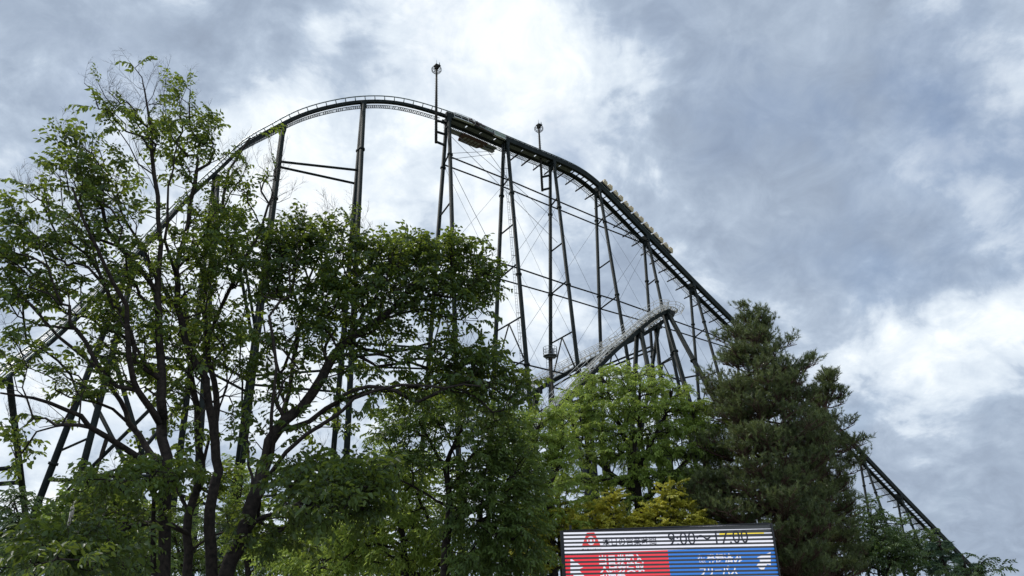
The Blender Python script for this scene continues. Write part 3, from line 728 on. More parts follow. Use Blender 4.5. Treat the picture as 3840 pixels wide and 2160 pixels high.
def frames(D, rg, droop=0.):
    X = norm(D); Zr = np.array([0, 0, 1.])+rg.normal(0, .28, X.shape); Y = norm(np.cross(Zr, X)); Z = np.cross(X, Y); return X, Y, Z
def make_tree(name, label, cat, limbs, tips, TD, style, lmat, bark, sc, group=None, rt=.0052, bf=.3, seed=1, barefrac=0., toned=(0, 1), dead=False, expo=2.35, updir=.25, splay=(.45, .45)):
    """limbs: list of (parent index or None, [points], r0, r1); tips (n,3)"""
    rg = np.random.default_rng(seed)
    pos, par, rad = [], [], []; ends = []
    for pi_, pts, r0, r1 in limbs:
        pts = catmull(np.array(pts), .3) if len(pts) > 2 else np.linspace(pts[0], pts[1], 20)
        if pi_ is None: prev = -1
        else:
            d = np.linalg.norm(np.array(pos)-pts[0], axis=1); prev = int(np.argmin(d))
        for i, p in enumerate(pts):
            pos.append(np.array(p)+(rg.normal(0, .018, 3) if 0 < i else 0)); par.append(prev); rad.append(r0+(r1-r0)*i/(len(pts)-1)); prev = len(pos)-1
        ends.append(prev)
    base = pos[0].copy(); base[2] = 0
    T = thing(name, label, cat, base, group)
    n0 = len(pos); cap = n0+len(tips)*14; Pn = np.zeros((cap, 3)); Pn[:n0] = pos; pl = np.zeros(cap)
    for i in range(n0): pl[i] = 0 if par[i] < 0 else pl[par[i]]+np.linalg.norm(pos[i]-pos[par[i]])
    n = n0; zmin = TD
    lowmask = np.ones(cap, bool)
    for i in range(n0):
        if pos[i][2] < zmin: lowmask[i] = False
    d0 = np.array([np.min(np.linalg.norm(Pn[:n0][lowmask[:n0]]-t, axis=1)) for t in tips]); order = np.argsort(d0)
    tipn, tipd = [], []
    for ti in order:
        t = tips[ti]; dv = Pn[:n]-t; d = np.sqrt((dv*dv).sum(1))
        c = d+bf*pl[:n]+(~lowmask[:n])*99+np.maximum(0, Pn[:n, 2]-t[2]+.1)*.5; i = int(np.argmin(c)); L_ = d[i]
        k = max(1, min(12, int(L_/.22))); a = Pn[i]; prev = i
        # bow the new twig a little upwards first, then out
        for j in range(1, k+1):
            u = j/k; q = a+(t-a)*u+np.array([0, 0, .10*L_*sin(pi*u)])+(rg.normal(0, .018, 3)*min(1, L_) if j < k else 0)
            Pn[n] = q; par.append(prev); rad.append(0); pl[n] = pl[prev]+L_/k; prev = n; n += 1
        tipn.append(prev); tipd.append(norm((Pn[prev]-Pn[par[prev]])[None])[0])
    cnt = np.zeros(n); cnt[tipn] += 1; par_ = np.array(par)
    for e in ends: cnt[e] += .5
    for i in range(n-1, -1, -1):
        if par_[i] >= 0: cnt[par_[i]] += cnt[i]
    R = rt*np.maximum(cnt, .5)**(1/expo); R = np.maximum(R, np.array(rad))
    kids = [[] for _ in range(n)]
    for i in range(n):
        if par_[i] >= 0: kids[par_[i]].append(i)
    trunk, br = Branches(), Branches(); stack = [(0, -1)]; first = True
    while stack:
        s0, pp = stack.pop(); ch = [s0]; i = s0
        while kids[i]:
            ks = sorted(kids[i], key=lambda q: -(cnt[q]+(1e4 if (q < n0 and i < n0 and q == i+1) else 0)))
            for q in ks[1:]: stack.append((q, i))
            i = ks[0]; ch.append(i)
        P = Pn[ch]; r = R[ch]
        if pp >= 0: P = np.vstack([Pn[pp], P]); r = np.concatenate([[min(R[pp]*.85, r[0]*1.1)], r])
        big = r[0] > .05 or first
        (trunk if (s0 < n0) else br).tube(P, r, 12 if big else (6 if r[0] > .015 else 4)); first = False
    trunk.build('trunk', bark, T)
    # sprays at the tips
    tn = Pn[tipn]; td = np.array(tipd); td = norm(td+rg.normal(0, .35, td.shape)+np.array([0, 0, updir])); td[:, 2] = np.clip(td[:, 2], -splay[0], splay[1]+.25)
    X, Y, Z = frames(td, rg); S = sc*(.7+.6*rg.random(len(tn))); bare = rg.random(len(tn)) < (barefrac if np.isscalar(barefrac) else barefrac[order])
    clump = rg.random(len(tn)); LV, TN = [], []
    tp = rg.integers(0, 9, len(tn))
    for i in range(len(tn)):
        Ls, Tw = TPL['bare' if bare[i] else style][tp[i]]
        Mx = np.stack([X[i], Y[i], Z[i]])*S[i]*(1. if not bare[i] else 1.15)
        if len(Ls) and not dead: LV.append(Ls@Mx+tn[i]); TN.append(toned[0]+(toned[1]-toned[0])*np.clip(.55*clump[i]+.45*rg.random(len(Ls)), 0, 1))
        for P, r in Tw:
            if len(r) > 4 and S[i] > .3 or bare[i]: br.tube(P[::2]@Mx+tn[i], r[::2]*S[i]*.8, 3)
    if br.n: br.build('branches', bark, T)
    if LV: leafmesh('crown', np.concatenate(LV), np.concatenate(TN), lmat, T, 6)
    return T
def tipsf(blobs, D, dens, seed, depth=None, fill=1.):
    rg = np.random.default_rng(seed); out, bf_ = [], []
    for b in blobs:
        px, py, rx, ry = b[:4]; o = b[4] if len(b) > 4 else {}
        n = max(3, int(pi*rx*ry/1e4*dens*o.get('d', 1.)))
        dm = o.get('z', depth if depth else rx/FPX*D*1.15)
        v = norm(rg.normal(0, 1, (n, 3)))*rg.random((n, 1))**(1/2.6)
        for q in v: out.append(at(px+q[0]*rx, py+q[1]*ry, D+o.get('o', 0)+q[2]*dm)); bf_.append(o.get('b', .0))
    return np.array(out), np.array(bf_)
def LM_(D, *runs):      # limbs from readings: (parent, r0, r1, [(px,py[,dD])...])
    out = []
    for pr, r0, r1, pts in runs: out.append((pr, [at(p[0], p[1], D+(p[2] if len(p) > 2 else 0)) for p in pts], r0*.74, r1*.66))
    if out:
        p0 = out[0][1][0]; out[0][1].insert(0, np.array([p0[0], p0[1], -.1])) if p0[2] > .3 else None
    return out

# --- the near group on the left: four leaning multi-stemmed broadleaf trees
G1 = 'tall broadleaf trees with bare twigs at the left'
DA = 13.
limA = LM_(DA, (None, .135, .105, [(608, 2160), (619, 1924), (624, 1715), (611, 1573)]),
 (0, .10, .055, [(611, 1573), (601, 1355), (597, 1180), (600, 1032), (601, 900)]), (0, .05, .012, [(601, 900), (588, 740), (571, 569), (558, 431), (545, 340), (530, 290)]),
 (0, .075, .02, [(600, 1590), (540, 1494, -.3), (493, 1431, -.5), (469, 1138, -1), (390, 1000, -1.3), (320, 850, -1.5), (270, 700, -1.6)]),
 (0, .07, .02, [(590, 1735), (488, 1583, .4), (451, 1505, .6), (362, 1370, 1), (217, 1264, 1.3), (100, 1130, 1.5), (0, 1000, 1.6)]),
 (0, .07, .018, [(595, 1790), (472, 1688, -.5), (336, 1599, -.9), (257, 1536, -1.1), (120, 1500, -1.5), (10, 1463, -1.8)]),
 (0, .04, .012, [(600, 1110), (540, 930, .3), (473, 829, .5), (420, 700, .6), (380, 560, .7)]),
 (0, .06, .03, [(577, 2150, .2), (577, 1872, .2), (600, 1740, .1)]))
blA = [(505,240,40,25,{'b':.2}),(550,320,50,50,{'b':.7,'d':.7}),(490,430,80,80,{'b':.55,'d':.8}),(420,370,80,50,{'b':.85,'d':.6}),(340,320,35,18),(590,440,70,80,{'b':.4}),(540,530,90,80,{'b':.4}),
 (420,410,80,60,{'b':.4}),(480,640,90,60,{'b':.5,'d':.7}),(240,520,40,50,{'b':.2}),(330,560,80,60,{'b':.4}),(280,640,120,80,{'b':.45}),(380,700,120,90,{'b':.2}),(160,730,90,50,{'b':.5}),(250,800,130,80,{'b':.3}),
 (420,820,130,90,{'b':.3}),(50,830,70,70),(60,960,90,90),(170,930,110,80,{'b':.2}),(330,950,130,90,{'b':.15}),(520,940,120,80,{'b':.1}),(480,1060,140,80),(230,1080,150,90),(60,1110,90,90),(330,1200,150,80,{'b':.1}),
 (120,1260,120,70,{'d':.8}),(500,1220,120,90,{'d':.7}),(40,1420,80,60,{'d':.6,'b':.2}),(250,1400,120,60,{'d':.6,'b':.2}),(160,1580,130,50,{'d':.5,'b':.4}),(330,1480,110,60,{'d':.6}),(60,1680,70,60,{'d':.8}),(430,1330,120,90,{'d':.6,'b':.25}),(90,1350,100,60,{'d':.8,'b':.1}),(420,1440,90,60,{'d':.6,'b':.3}),(540,1400,80,90,{'d':.6,'b':.2}),(230,1500,90,40,{'d':.5,'b':.3}),(430,1810,200,60,{'d':1.6,'z':1.4,'o':-1}),(640,1780,120,50,{'d':1.2,'o':-.8})]
def thin(t, b, line, w=38, keep=.35):      # the crown is thin where the track shows through it
    rg = np.random.default_rng(5); ok = []
    L0 = np.array(line, float)
    for q in t:
        v = q-CP; z = v@_f; p = np.array([1920+FPX*(v@_r)/z, 1080-FPX*(v@_u)/z]); dm = 1e9
        for a, c in zip(L0[:-1], L0[1:]):
            s_ = np.clip(((p-a)@(c-a))/((c-a)@(c-a)), 0, 1); dm = min(dm, np.linalg.norm(p-a-s_*(c-a)))
        ok.append(dm > w+20 or rg.random() < keep)
    ok = np.array(ok); return t[ok], b[ok]
SEEN = [(0, 1430), (97, 1346), (193, 1269), (348, 1119), (435, 1003), (522, 935), (690, 748), (811, 637), (905, 549), (1000, 490)]
tA, bA = tipsf(blA, DA, 10.5, 11, fill=1)
tA, bA = thin(tA, bA, SEEN)
make_tree('zelkova_tree', 'tallest sparse green tree at the left, its bare-twigged leader rising highest into the sky', 'tree', limA, tA, 4.2, 'zelkova', LZ, BARK, .40, G1, seed=3, barefrac=bA+.08, toned=(.1, 1))
DB = 15.
limB = LM_(DB, (None, .13, .07, [(703, 2160), (708, 1924), (755, 1767), (750, 1688), (734, 1531), (715, 1400), (700, 1250), (695, 1100)]),
 (0, .05, .015, [(708, 1924), (650, 1800), (560, 1680), (500, 1600)]), (0, .05, .02, [(755, 1767), (800, 1600), (850, 1450)]), (0, .05, .02, [(705, 2000), (600, 1960, -1), (450, 1980, -2)]))
tB, bB = tipsf([(700,1250,110,120,{'d':.8}),(800,1330,110,90,{'d':.6}),(660,1460,110,90,{'d':.6}),(760,1830,110,60),(560,1740,100,50,{'d':.6}),(300,2040,220,60,{'d':1.5,'o':-4}),(480,1950,160,50,{'o':-2}),(250,2110,170,40,{'d':1.5,'o':-5}),(860,1960,90,60)], DB, 12, 12)
make_tree('zelkova_tree', 'dark thick-stemmed tree just right of the leftmost upright trunk, half hidden by its neighbours', 'tree', limB, tB, 2.6, 'zelkova', LZ, BARK, .42, G1, seed=4, barefrac=.08, toned=(0, .6))
DC = 13.6
limC = LM_(DC, (None, .15, .11, [(792, 2160), (787, 1977), (802, 1846), (823, 1767), (808, 1662)]),
 (0, .09, .03, [(808, 1662), (776, 1452), (758, 1400), (715, 1331), (680, 1201), (665, 1008), (691, 900), (720, 760), (740, 640)]),
 (0, .08, .03, [(808, 1640), (800, 1428, .6), (773, 1283, .8), (763, 1138, .9), (785, 1000, 1), (830, 800, 1.1), (860, 640, 1.1), (940, 520, 1.2)]),
 (0, .04, .015, [(773, 1283, .8), (830, 1150, .4), (900, 1020, 0), (980, 850, -.2), (1030, 720, -.3)]), (0, .04, .014, [(665, 1050), (620, 900, -.6), (640, 700, -.8), (660, 520, -.9)]))
tC, bC = tipsf([(660,330,70,50,{'b':.15}),(700,420,90,60,{'b':.2}),(640,470,60,60,{'b':.4}),(760,480,80,60,{'b':.1}),(650,600,90,90,{'b':.5,'d':.8}),(780,570,90,70,{'b':.2}),(850,560,70,50,{'b':.4}),(970,500,55,35,{'b':.05,'d':1.4}),(900,600,70,50,{'b':.5}),
 (720,680,90,70,{'b':.3}),(850,700,90,70,{'b':.3}),(690,800,130,80,{'b':.15}),(820,830,110,80,{'b':.1}),(1010,640,60,90,{'b':.75,'d':.8}),(940,720,50,50,{'b':.4}),(1060,740,60,90,{'b':.85,'d':.6}),(640,910,150,70,{'b':.1}),(800,940,140,70),(930,900,100,70,{'b':.1}),(700,1030,150,80),(880,1050,140,80),
 (650,1170,130,80,{'d':.8}),(830,1180,130,80,{'d':.8}),(900,1320,110,60,{'d':.7}),(720,1340,110,60,{'d':.6}),(600,1300,100,80,{'d':.6,'b':.1}),(890,1480,90,60,{'d':.6,'b':.3}),(680,1450,90,80,{'d':.6,'b':.2}),(860,1250,90,60,{'d':.7}),(900,1400,80,60,{'d':.6,'b':.2}),(880,1600,90,60,{'d':.5,'b':.4}),(690,1600,80,60,{'d':.6,'b':.2})], DC, 10.5, 13)
tC, bC = thin(tC, bC, SEEN)
make_tree('zelkova_tree', 'forked dark tree in the middle of the left group, crossing the curved track', 'tree', limC, tC, 5., 'zelkova', LZ, BARK, .40, G1, seed=5, barefrac=bC+.06, toned=(.1, 1))
DD = 13.
limD = LM_(DD, (None, .14, .11, [(850, 2160), (900, 2050), (940, 1900), (970, 1846)]),
 (0, .098, .04, [(970, 1846), (996, 1715), (1038, 1610), (1128, 1531), (1200, 1426), (1300, 1280), (1435, 1190), (1520, 1100), (1600, 1010)]),
 (0, .055, .02, [(985, 1820), (1068, 1690, -.4), (1236, 1573, -.8), (1336, 1489, -1), (1514, 1447, -1.2), (1671, 1452, -1.4), (1800, 1440, -1.5)]),
 (0, .06, .02, [(1060, 1590), (1080, 1480, .5), (1100, 1350, .7), (1130, 1180, .8), (1180, 1000, .9), (1260, 860, 1)]),
 (0, .05, .02, [(1300, 1280), (1440, 1330, .3), (1600, 1290, .4), (1740, 1260, .5)]), (0, .05, .02, [(1000, 1740), (1020, 1560, -.4), (1030, 1380, -.5), (1010, 1180, -.6)]),
 (0, .04, .012, [(1080, 1570, .6), (1040, 1400, 1), (1000, 1250, 1.1), (960, 1080, 1.2)]), (0, .04, .012, [(960, 1880), (930, 1700, .8), (905, 1500, 1), (900, 1300, 1.1), (930, 1080, 1.2)]), (0, .05, .02, [(950, 1960), (1080, 1900, -1), (1250, 1850, -1.8)]))
tD, bD = tipsf([(1310,810,40,30,{'b':.1,'d':.8}),(1220,850,60,40,{'b':.6,'d':.7}),(1090,875,60,40),(1150,900,120,60,{'b':.1}),(1030,900,80,60),(1270,900,90,60,{'b':.35}),(1010,1000,110,70),(1160,1010,140,80),(1090,1110,130,80,{'d':.8}),
 (1430,940,70,35),(1560,935,110,35),(1690,935,60,40),(1350,990,110,70),(1480,960,130,60,{'d':1.2}),(1620,960,130,70,{'d':1.3}),(1740,960,70,70),(1800,1080,70,80,{'d':1.2}),(1700,1060,130,80,{'d':1.3}),(1560,1060,150,80,{'d':1.3}),(1400,1090,140,80,{'d':1.1}),(1260,1130,130,80),
 (1800,1180,45,50,{'d':.8}),(1690,1160,90,50,{'d':.8}),(1540,1160,120,50,{'d':.8}),(1350,1210,130,70,{'d':.9}),(1180,1240,120,70,{'d':.7}),(1050,1260,90,80,{'d':.7}),(1480,1260,90,45,{'d':.6}),(1230,1350,120,60,{'d':.7}),(1050,1400,90,60,{'d':.4,'b':.3}),
 (1660,1330,110,50,{'d':1.3}),(1780,1350,110,50,{'d':1.4}),(1640,1400,110,50,{'d':1.2}),(1760,1430,130,60,{'d':1.5}),(1900,1450,90,45,{'d':1.2}),(1500,1380,90,40,{'d':.5}),(1400,1470,120,40,{'d':.6}),(1560,1480,120,50,{'d':.8}),(1850,1540,70,50,{'d':.9}),(1250,1500,110,40,{'d':.5,'b':.4}),(1130,1420,110,60,{'d':.5,'b':.3}),(1180,1600,120,50,{'d':.5,'b':.4}),(1050,1500,80,60,{'d':.5,'b':.3}),(1380,1370,100,50,{'d':.6,'b':.2}),(1010,1650,70,50,{'d':.5}),
 (1150,1790,170,60,{'d':1.6,'z':1.2,'o':-1}),(1330,1800,140,70,{'d':1.6,'z':1.2,'o':-2}),(1220,1890,170,60,{'d':1.6,'z':1.2,'o':-2}),(1390,1880,70,60,{'d':1.4,'o':-2}),(1050,2000,150,70,{'d':1.2})], DD, 13.5, 14)
make_tree('zelkova_tree', 'right-leaning tree of the left group, its dense crown hanging before the tall towers', 'tree', limD, tD, 3.6, 'zelkova', LZ, BARK, .43, G1, seed=6, barefrac=bD+.04, toned=(0, .75))

# --- slender tree in the centre and its companion
G2 = 'drooping green trees in the centre'
DF = 18.
limF = LM_(DF, (None, .15, .10, [(1666, 2160), (1682, 1977), (1684, 1820), (1673, 1741)]), (0, .075, .03, [(1673, 1741), (1712, 1652), (1740, 1560), (1745, 1470)]),
 (0, .06, .02, [(1673, 1741), (1630, 1690), (1590, 1610), (1560, 1540)]), (0, .05, .02, [(1684, 1960), (1800, 1900), (1900, 1850)]), (0, .04, .02, [(1684, 1900), (1600, 1850), (1500, 1800)]))
tF, _ = tipsf([(1700,1520,120,60),(1560,1560,110,60),(1480,1620,90,50),(1830,1590,110,60),(1700,1620,150,60),(1880,1690,110,60),(1930,1780,90,70),(1760,1740,130,60),(1800,1850,150,70),(1930,1890,110,70),(1560,1720,110,50),(1900,1990,130,70),(1760,1960,120,60),(1950,2090,110,60),(1800,2090,130,60)], DF, 26, 15)
make_tree('zelkova_tree', 'slender-trunked tree in the centre with drooping leaves, left of the bright green crown', 'tree', limF, tF, 4., 'droop', LF, BARK, .5, G2, seed=7, toned=(0, .65))
DG = 20.
limG = LM_(DG, (None, .14, .07, [(1524, 2134), (1493, 1951), (1451, 1835), (1400, 1760)]), (0, .1, .05, [(1524, 2140), (1600, 2160), (1650, 2100), (1620, 1980), (1560, 1850)]), (0, .05, .02, [(1493, 1951), (1540, 1850), (1580, 1780)]), (0, .06, .02, [(1510, 2050), (1400, 1980), (1300, 1960)]))
tG, _ = tipsf([(1450,1720,100,50),(1560,1790,110,60),(1420,1820,110,60,{'d':.6}),(1540,1890,130,60),(1400,1960,150,60),(1280,2020,140,60),(1560,2000,130,60),(1420,2080,160,60),(1250,2120,140,50),(1620,2090,120,60),(1100,2110,120,50)], DG, 27, 16)
make_tree('zelkova_tree', 'low yellow-green tree with several crooked dark stems at the bottom centre', 'tree', limG, tG, 3., 'droop', LE, BARK, .5, G2, seed=8, toned=(.2, .9))

# --- the bright broad crown right of centre
G3 = 'bright green trees below the smaller coaster hill'
DE = 27.
limE = LM_(DE, (None, .3, .2, [(2420, 2200), (2400, 1900), (2370, 1750)]), (0, .15, .05, [(2370, 1750), (2331, 1609), (2290, 1520), (2280, 1440)]), (0, .14, .04, [(2380, 1800), (2450, 1640), (2500, 1540), (2520, 1460)]), (0, .12, .04, [(2390, 1850), (2250, 1740), (2170, 1650)]), (0, .12, .04, [(2400, 1880), (2550, 1760), (2620, 1660)]), (0, .1, .04, [(2370, 1750), (2400, 1560), (2400, 1430)]))
tE, _ = tipsf([(2230,1440,80,45),(2330,1425,90,45),(2430,1440,90,45),(2510,1490,80,50),(2580,1530,70,45),(2300,1510,130,50),(2180,1520,80,60),(2420,1540,120,50),(2530,1600,110,50),(2640,1590,80,60),(2260,1600,130,50),(2160,1620,70,50),(2390,1640,130,45),(2620,1690,100,60),(2500,1700,120,45),(2250,1700,130,45),(2370,1730,120,40),(2180,1790,110,40),(2330,1800,130,35),(2480,1790,120,40),(2600,1800,110,50),(2230,1870,110,30,{'d':.7}),(2420,1870,120,35,{'d':.7}),(2570,1880,100,35,{'d':.8})], DE, 60, 17)
tE[:, 2] = tE[:, 2]*.45+.55*np.round(tE[:, 2]/.75)*.75
make_tree('broadleaf_tree', 'broad bright green tree right of centre, directly below the white-railed coaster hill', 'tree', limE, tE, 4., 'droop', LE, BARK, .44, G3, rt=.007, seed=9, toned=(0, 1))
DE2 = 25.
limE2 = LM_(DE2, (None, .22, .12, [(2080, 2200), (2060, 1900), (2040, 1780)]), (0, .1, .03, [(2040, 1780), (2010, 1660), (2030, 1570)]), (0, .1, .03, [(2050, 1850), (1950, 1720), (1930, 1650)]), (0, .08, .03, [(2050, 1850), (2110, 1700), (2110, 1600)]))
tE2, _ = tipsf([(2020,1560,70,40),(2090,1560,60,50),(1960,1620,80,50),(2060,1640,100,50),(1930,1720,80,50),(2040,1740,100,50,{'d':.8}),(2110,1700,60,50),(1960,1810,100,50,{'d':.8}),(2070,1850,110,50),(1980,1930,100,50),(2100,1960,100,50)], DE2, 52, 18)
tE2[:, 2] = tE2[:, 2]*.5+.5*np.round(tE2[:, 2]/.7)*.7
make_tree('broadleaf_tree', 'smaller green tree with drooping leaves hugging the left side of the broad bright crown', 'tree', limE2, tE2, 4., 'droop', LE, BARK, .42, G3, rt=.006, seed=10, toned=(.2, 1))

# --- yellowing maples above the screen
G4 = 'yellowing maples behind the screen'
def maple(base, top, blobs, D, label, seed, dens=80):
    bx, by = base; tx, ty = top
    lim = LM_(D, (None, .09, .02, [(bx, by), ((bx*2+tx)/3, (by*2+ty)/3), (tx, ty+20)]))
    tp_, _ = tipsf(blobs, D, dens, seed, None); tp_[:, 2] = tp_[:, 2]*.5+.5*np.round(tp_[:, 2]/.32)*.32
    make_tree('maple_tree', label, 'tree', lim, tp_, 1.6, 'maple', LM, BARK, .34, G4, rt=.006, seed=seed, updir=.1, splay=(.15, .1))
maple((2120, 2180), (2075, 1885), [(2075,1895,28,22),(2020,2000,60,35),(1990,2080,70,40),(2090,1935,55,22),(2060,1990,60,30),(2130,1980,60,25),(2050,2060,70,30),(2140,2040,60,35),(2040,2130,70,30)], 25, 'yellow-green maple rising beside the left end of the screen', 31)
maple((2230, 2180), (2210, 1900), [(2205,1905,40,20),(2160,1990,60,30),(2190,1960,60,25),(2250,1975,50,22),(2200,2010,70,25),(2260,2040,60,30)], 26.5, 'small yellow-green maple above the red emblem on the screen', 32)
maple((2330, 2180), (2285, 1855), [(2285,1868,35,20),(2270,1905,40,20),(2330,1950,80,28),(2300,1990,80,25),(2390,1990,60,30),(2350,2030,90,30)], 25.5, 'yellowing maple with a pointed top behind the middle of the screen', 33)
maple((2480, 2180), (2515, 1820), [(2515,1832,30,22),(2610,1950,50,25),(2540,1905,40,20),(2505,1870,45,22),(2480,1910,50,20),(2430,1945,60,22),(2520,1950,80,28),(2450,1990,80,28),(2580,1985,60,28),(2560,2020,80,25)], 25, 'tallest golden maple with a steep spire, left of the dark pine', 34)

# --- pines
def interp(tab, y): return float(np.interp(y, [q[1] for q in tab], [q[0] for q in tab]))
def tuft(rg):
    L_ = []
    for j in range(26):
        u = rg.random(); p = np.array([u*.8, 0, 0]); a = rg.random()*2*pi; sp_ = .35+.45*rg.random()
        d = np.array([1, cos(a)*sp_*1.4, sin(a)*sp_*1.4]); d /= np.linalg.norm(d); l = .34+.2*rg.random(); s = np.cross(d, rg.normal(0, 1, 3)); s /= np.linalg.norm(s)
        L_.append([p-s*.032, p+s*.032, p+d*l])
    return np.array(L_)
TUFT = [tuft(np.random.default_rng(80+i)) for i in range(8)]
def pine(label, trunk_px, left, right, y0, y1, D, seed, padn, m=LP, ts=.25, rowh=50, extra=()):
    rg = np.random.default_rng(seed); tr = [at(x, y, D) for x, y in trunk_px]; tr.insert(0, np.array([tr[0][0], tr[0][1], -.1]))
    T = thing('pine_tree', label, 'tree', (tr[0][0], tr[0][1], 0), 'tall dark pines at the right')
    C = catmull(np.array(tr), .3); nC = len(C); rad = np.linspace(.27, .03, nC); trunk = Branches(); trunk.tube(C, rad, 12); trunk.build('trunk', BARKP, T)
    br = Branches(); TP, TD_ = [], []; y = y0
    pads = []
    while y < y1:
        l, r = interp(left, y), interp(right, y); w = r-l; cxm = interp([(q[0], q[1]) for q in sorted(trunk_px, key=lambda q: q[1])], y)
        for _ in range(max(4, int(w/padn*1.5))):
            an = rg.random()*2*pi; rr = (.40+.66*rg.random()**.5)
            sxn = cos(an)*rr; hx = (r-cxm) if sxn > 0 else (cxm-l); pads.append((cxm+sxn*hx, y+rg.normal(0, 16)-8*rr, sin(an)*rr*(w/2)*D/FPX*1.0, rr, w))
        y += rowh*(.75+.5*rg.random())
    for e in extra: pads.append((e[0], e[1], e[2], 1., e[3] if len(e) > 3 else 300))
    for px, py, dz, rr, w in pads:
        P = at(px, py, D+dz); h0 = np.argmin(np.abs(C[:, 2]-(P[2]-.10*np.linalg.norm((P-C[min(nC-1, nC//2)])[:2])))); A = C[h0]
        L_ = np.linalg.norm(P-A); k = max(4, int(L_/.3)); us = np.linspace(0, 1, k+1)
        Q = A+(P-A)*us[:, None]+np.stack([0*us, 0*us, -.10*L_*np.sin(pi*us)+0*us], 1)+rg.normal(0, .03, (k+1, 3))*np.minimum(us, .6)[:, None]
        br.tube(Q, np.linspace(.022+.012*L_, .01, k+1), 5)
        od = norm((P-A)[None])[0]; od[2] = 0; s = np.array([-od[1], od[0], 0]); span = min(1.3, .32*L_+.25)
        nt_ = int(30+20*span)
        for j in range(nt_):
            u = 1-.55*rg.random()**1.2*min(1, 1.6/L_+.25); c = A+(P-A)*u; c[2] -= .10*L_*sin(pi*u)
            lat = rg.normal(0, .42)*span*(1.15-u*.6); e = c+s*lat+od*rg.normal(0, .12)+np.array([0, 0, .10+.16*rg.random()+abs(lat)*.12])
            TP.append(e); TD_.append(np.array([0, 0, .45+.5*rg.random()])+od*.6*rg.random()+s*np.sign(lat)*.4*rg.random()+rg.normal(0, .32, 3))
            if j % 2 == 0: br.tube(np.array([c-od*.1, (c+e)/2-[0, 0, .04], e]), np.array([.010, .008, .006]), 3)
    # leader
    for j in range(46):
        z = rg.random(); c = C[int(nC-1-z*nC*.09)]; TP.append(c+rg.normal(0, .10+.25*z, 3)*[1, 1, .3]); TD_.append(np.array([0, 0, 1.3])+rg.normal(0, .3, 3))
    br.build('branches', BARKP, T); TP = np.array(TP); X, Y, Z = frames(np.array(TD_), rg); S = ts*(.75+.5*rg.random(len(TP))); tp = rg.integers(0, 8, len(TP)); V, TN = [], []
    for i in range(len(TP)):
        V.append(TUFT[tp[i]]@(np.stack([X[i], Y[i], Z[i]])*S[i])+TP[i]); TN.append(np.clip(np.full(26, rg.random()**1.5)+rg.random(26)*.25, 0, 1))
    leafmesh('crown', np.concatenate(V), np.concatenate(TN), m, T, 3); return T
PL1 = [(2795,1175),(2767,1235),(2700,1280),(2705,1325),(2715,1380),(2645,1410),(2630,1460),(2660,1535),(2600,1600),(2590,1690),(2510,1783),(2490,1876),(2500,1960),(2700,2160)]
PR1 = [(2826,1160),(2880,1200),(2930,1235),(2915,1280),(2960,1310),(3000,1340),(3065,1380),(3070,1448),(3100,1520),(3120,1600),(3120,1700),(3110,1800),(3120,1900),(3120,2160)]
pine('tallest dark pine with a ragged pointed top, right of the broad bright green tree', [(2965, 2190), (2925, 1950), (2873, 1720), (2845, 1500), (2822, 1300), (2810, 1165)][::1], PL1, PR1, 1195, 2160, 27., 41, 44,
     extra=((2984,1290,.5),(3070,1360,.6),(2690,1275,-.4),(2640,1420,.3),(2900,1215,0),(2640,1470,-.3),(2545,1800,.5),(2560,1860,-.5)))
PL2 = [(3100,1404),(3060,1450),(3040,1520),(3000,1600),(2990,1700),(2980,2160)]
PR2 = [(3120,1404),(3150,1450),(3172,1516),(3170,1560),(3190,1620),(3240,1680),(3235,1771),(3230,1876),(3240,2000),(3290,2160)]
pine('second pine with spiky side shoots, standing right behind the tallest pine before the lift track', [(3120, 2190), (3095, 1950), (3080, 1750), (3090, 1560), (3115, 1410)], PL2, PR2, 1440, 2160, 31., 42, 42,
     extra=((3205,1590,.3),(3255,1660,.2),(3250,1720,0),(3130,1420,0),(3170,1510,.2)))

# --- trees at the lower right
G5 = 'low trees at the lower right'
def bush(name, label, cat, base, blobs, D, seed, style='droop', m=LB_, sc=.5, dens=18, grp=None, r=.1, lim2=(), td=1.5, **k):
    top = min(blobs, key=lambda q: q[1]); lim = LM_(D, (None, r, r*.3, [base, ((base[0]+top[0])/2, (base[1]+top[1])/2), (top[0], top[1]+10)]), *lim2)
    tp_, _ = tipsf(blobs, D, dens*1.7, seed); return make_tree(name, label, cat, lim, tp_, td, style, m, BARK, sc, grp, rt=.008, seed=seed, **k)
bush('broadleaf_tree', 'loose green tree with a thin upright shoot, just right of the second pine', 'tree', (3330, 2200), [(3262,1895,22,30),(3230,2000,50,50),(3240,2100,60,60),(3285,1950,45,40),(3310,2020,70,45),(3270,2080,80,50),(3360,2080,80,50)], 35, 51, 'droop', LB_, .5, 40, G5)
bush('broadleaf_tree', 'dull green tree with a rounded top below the lowest lift towers', 'tree', (3440, 2200), [(3365,1965,30,20),(3350,2010,50,35),(3400,2040,50,40),(3480,2020,32,20),(3470,2080,90,45),(3400,2120,80,40)], 38, 52, 'droop', LB_, .5, 44, G5)
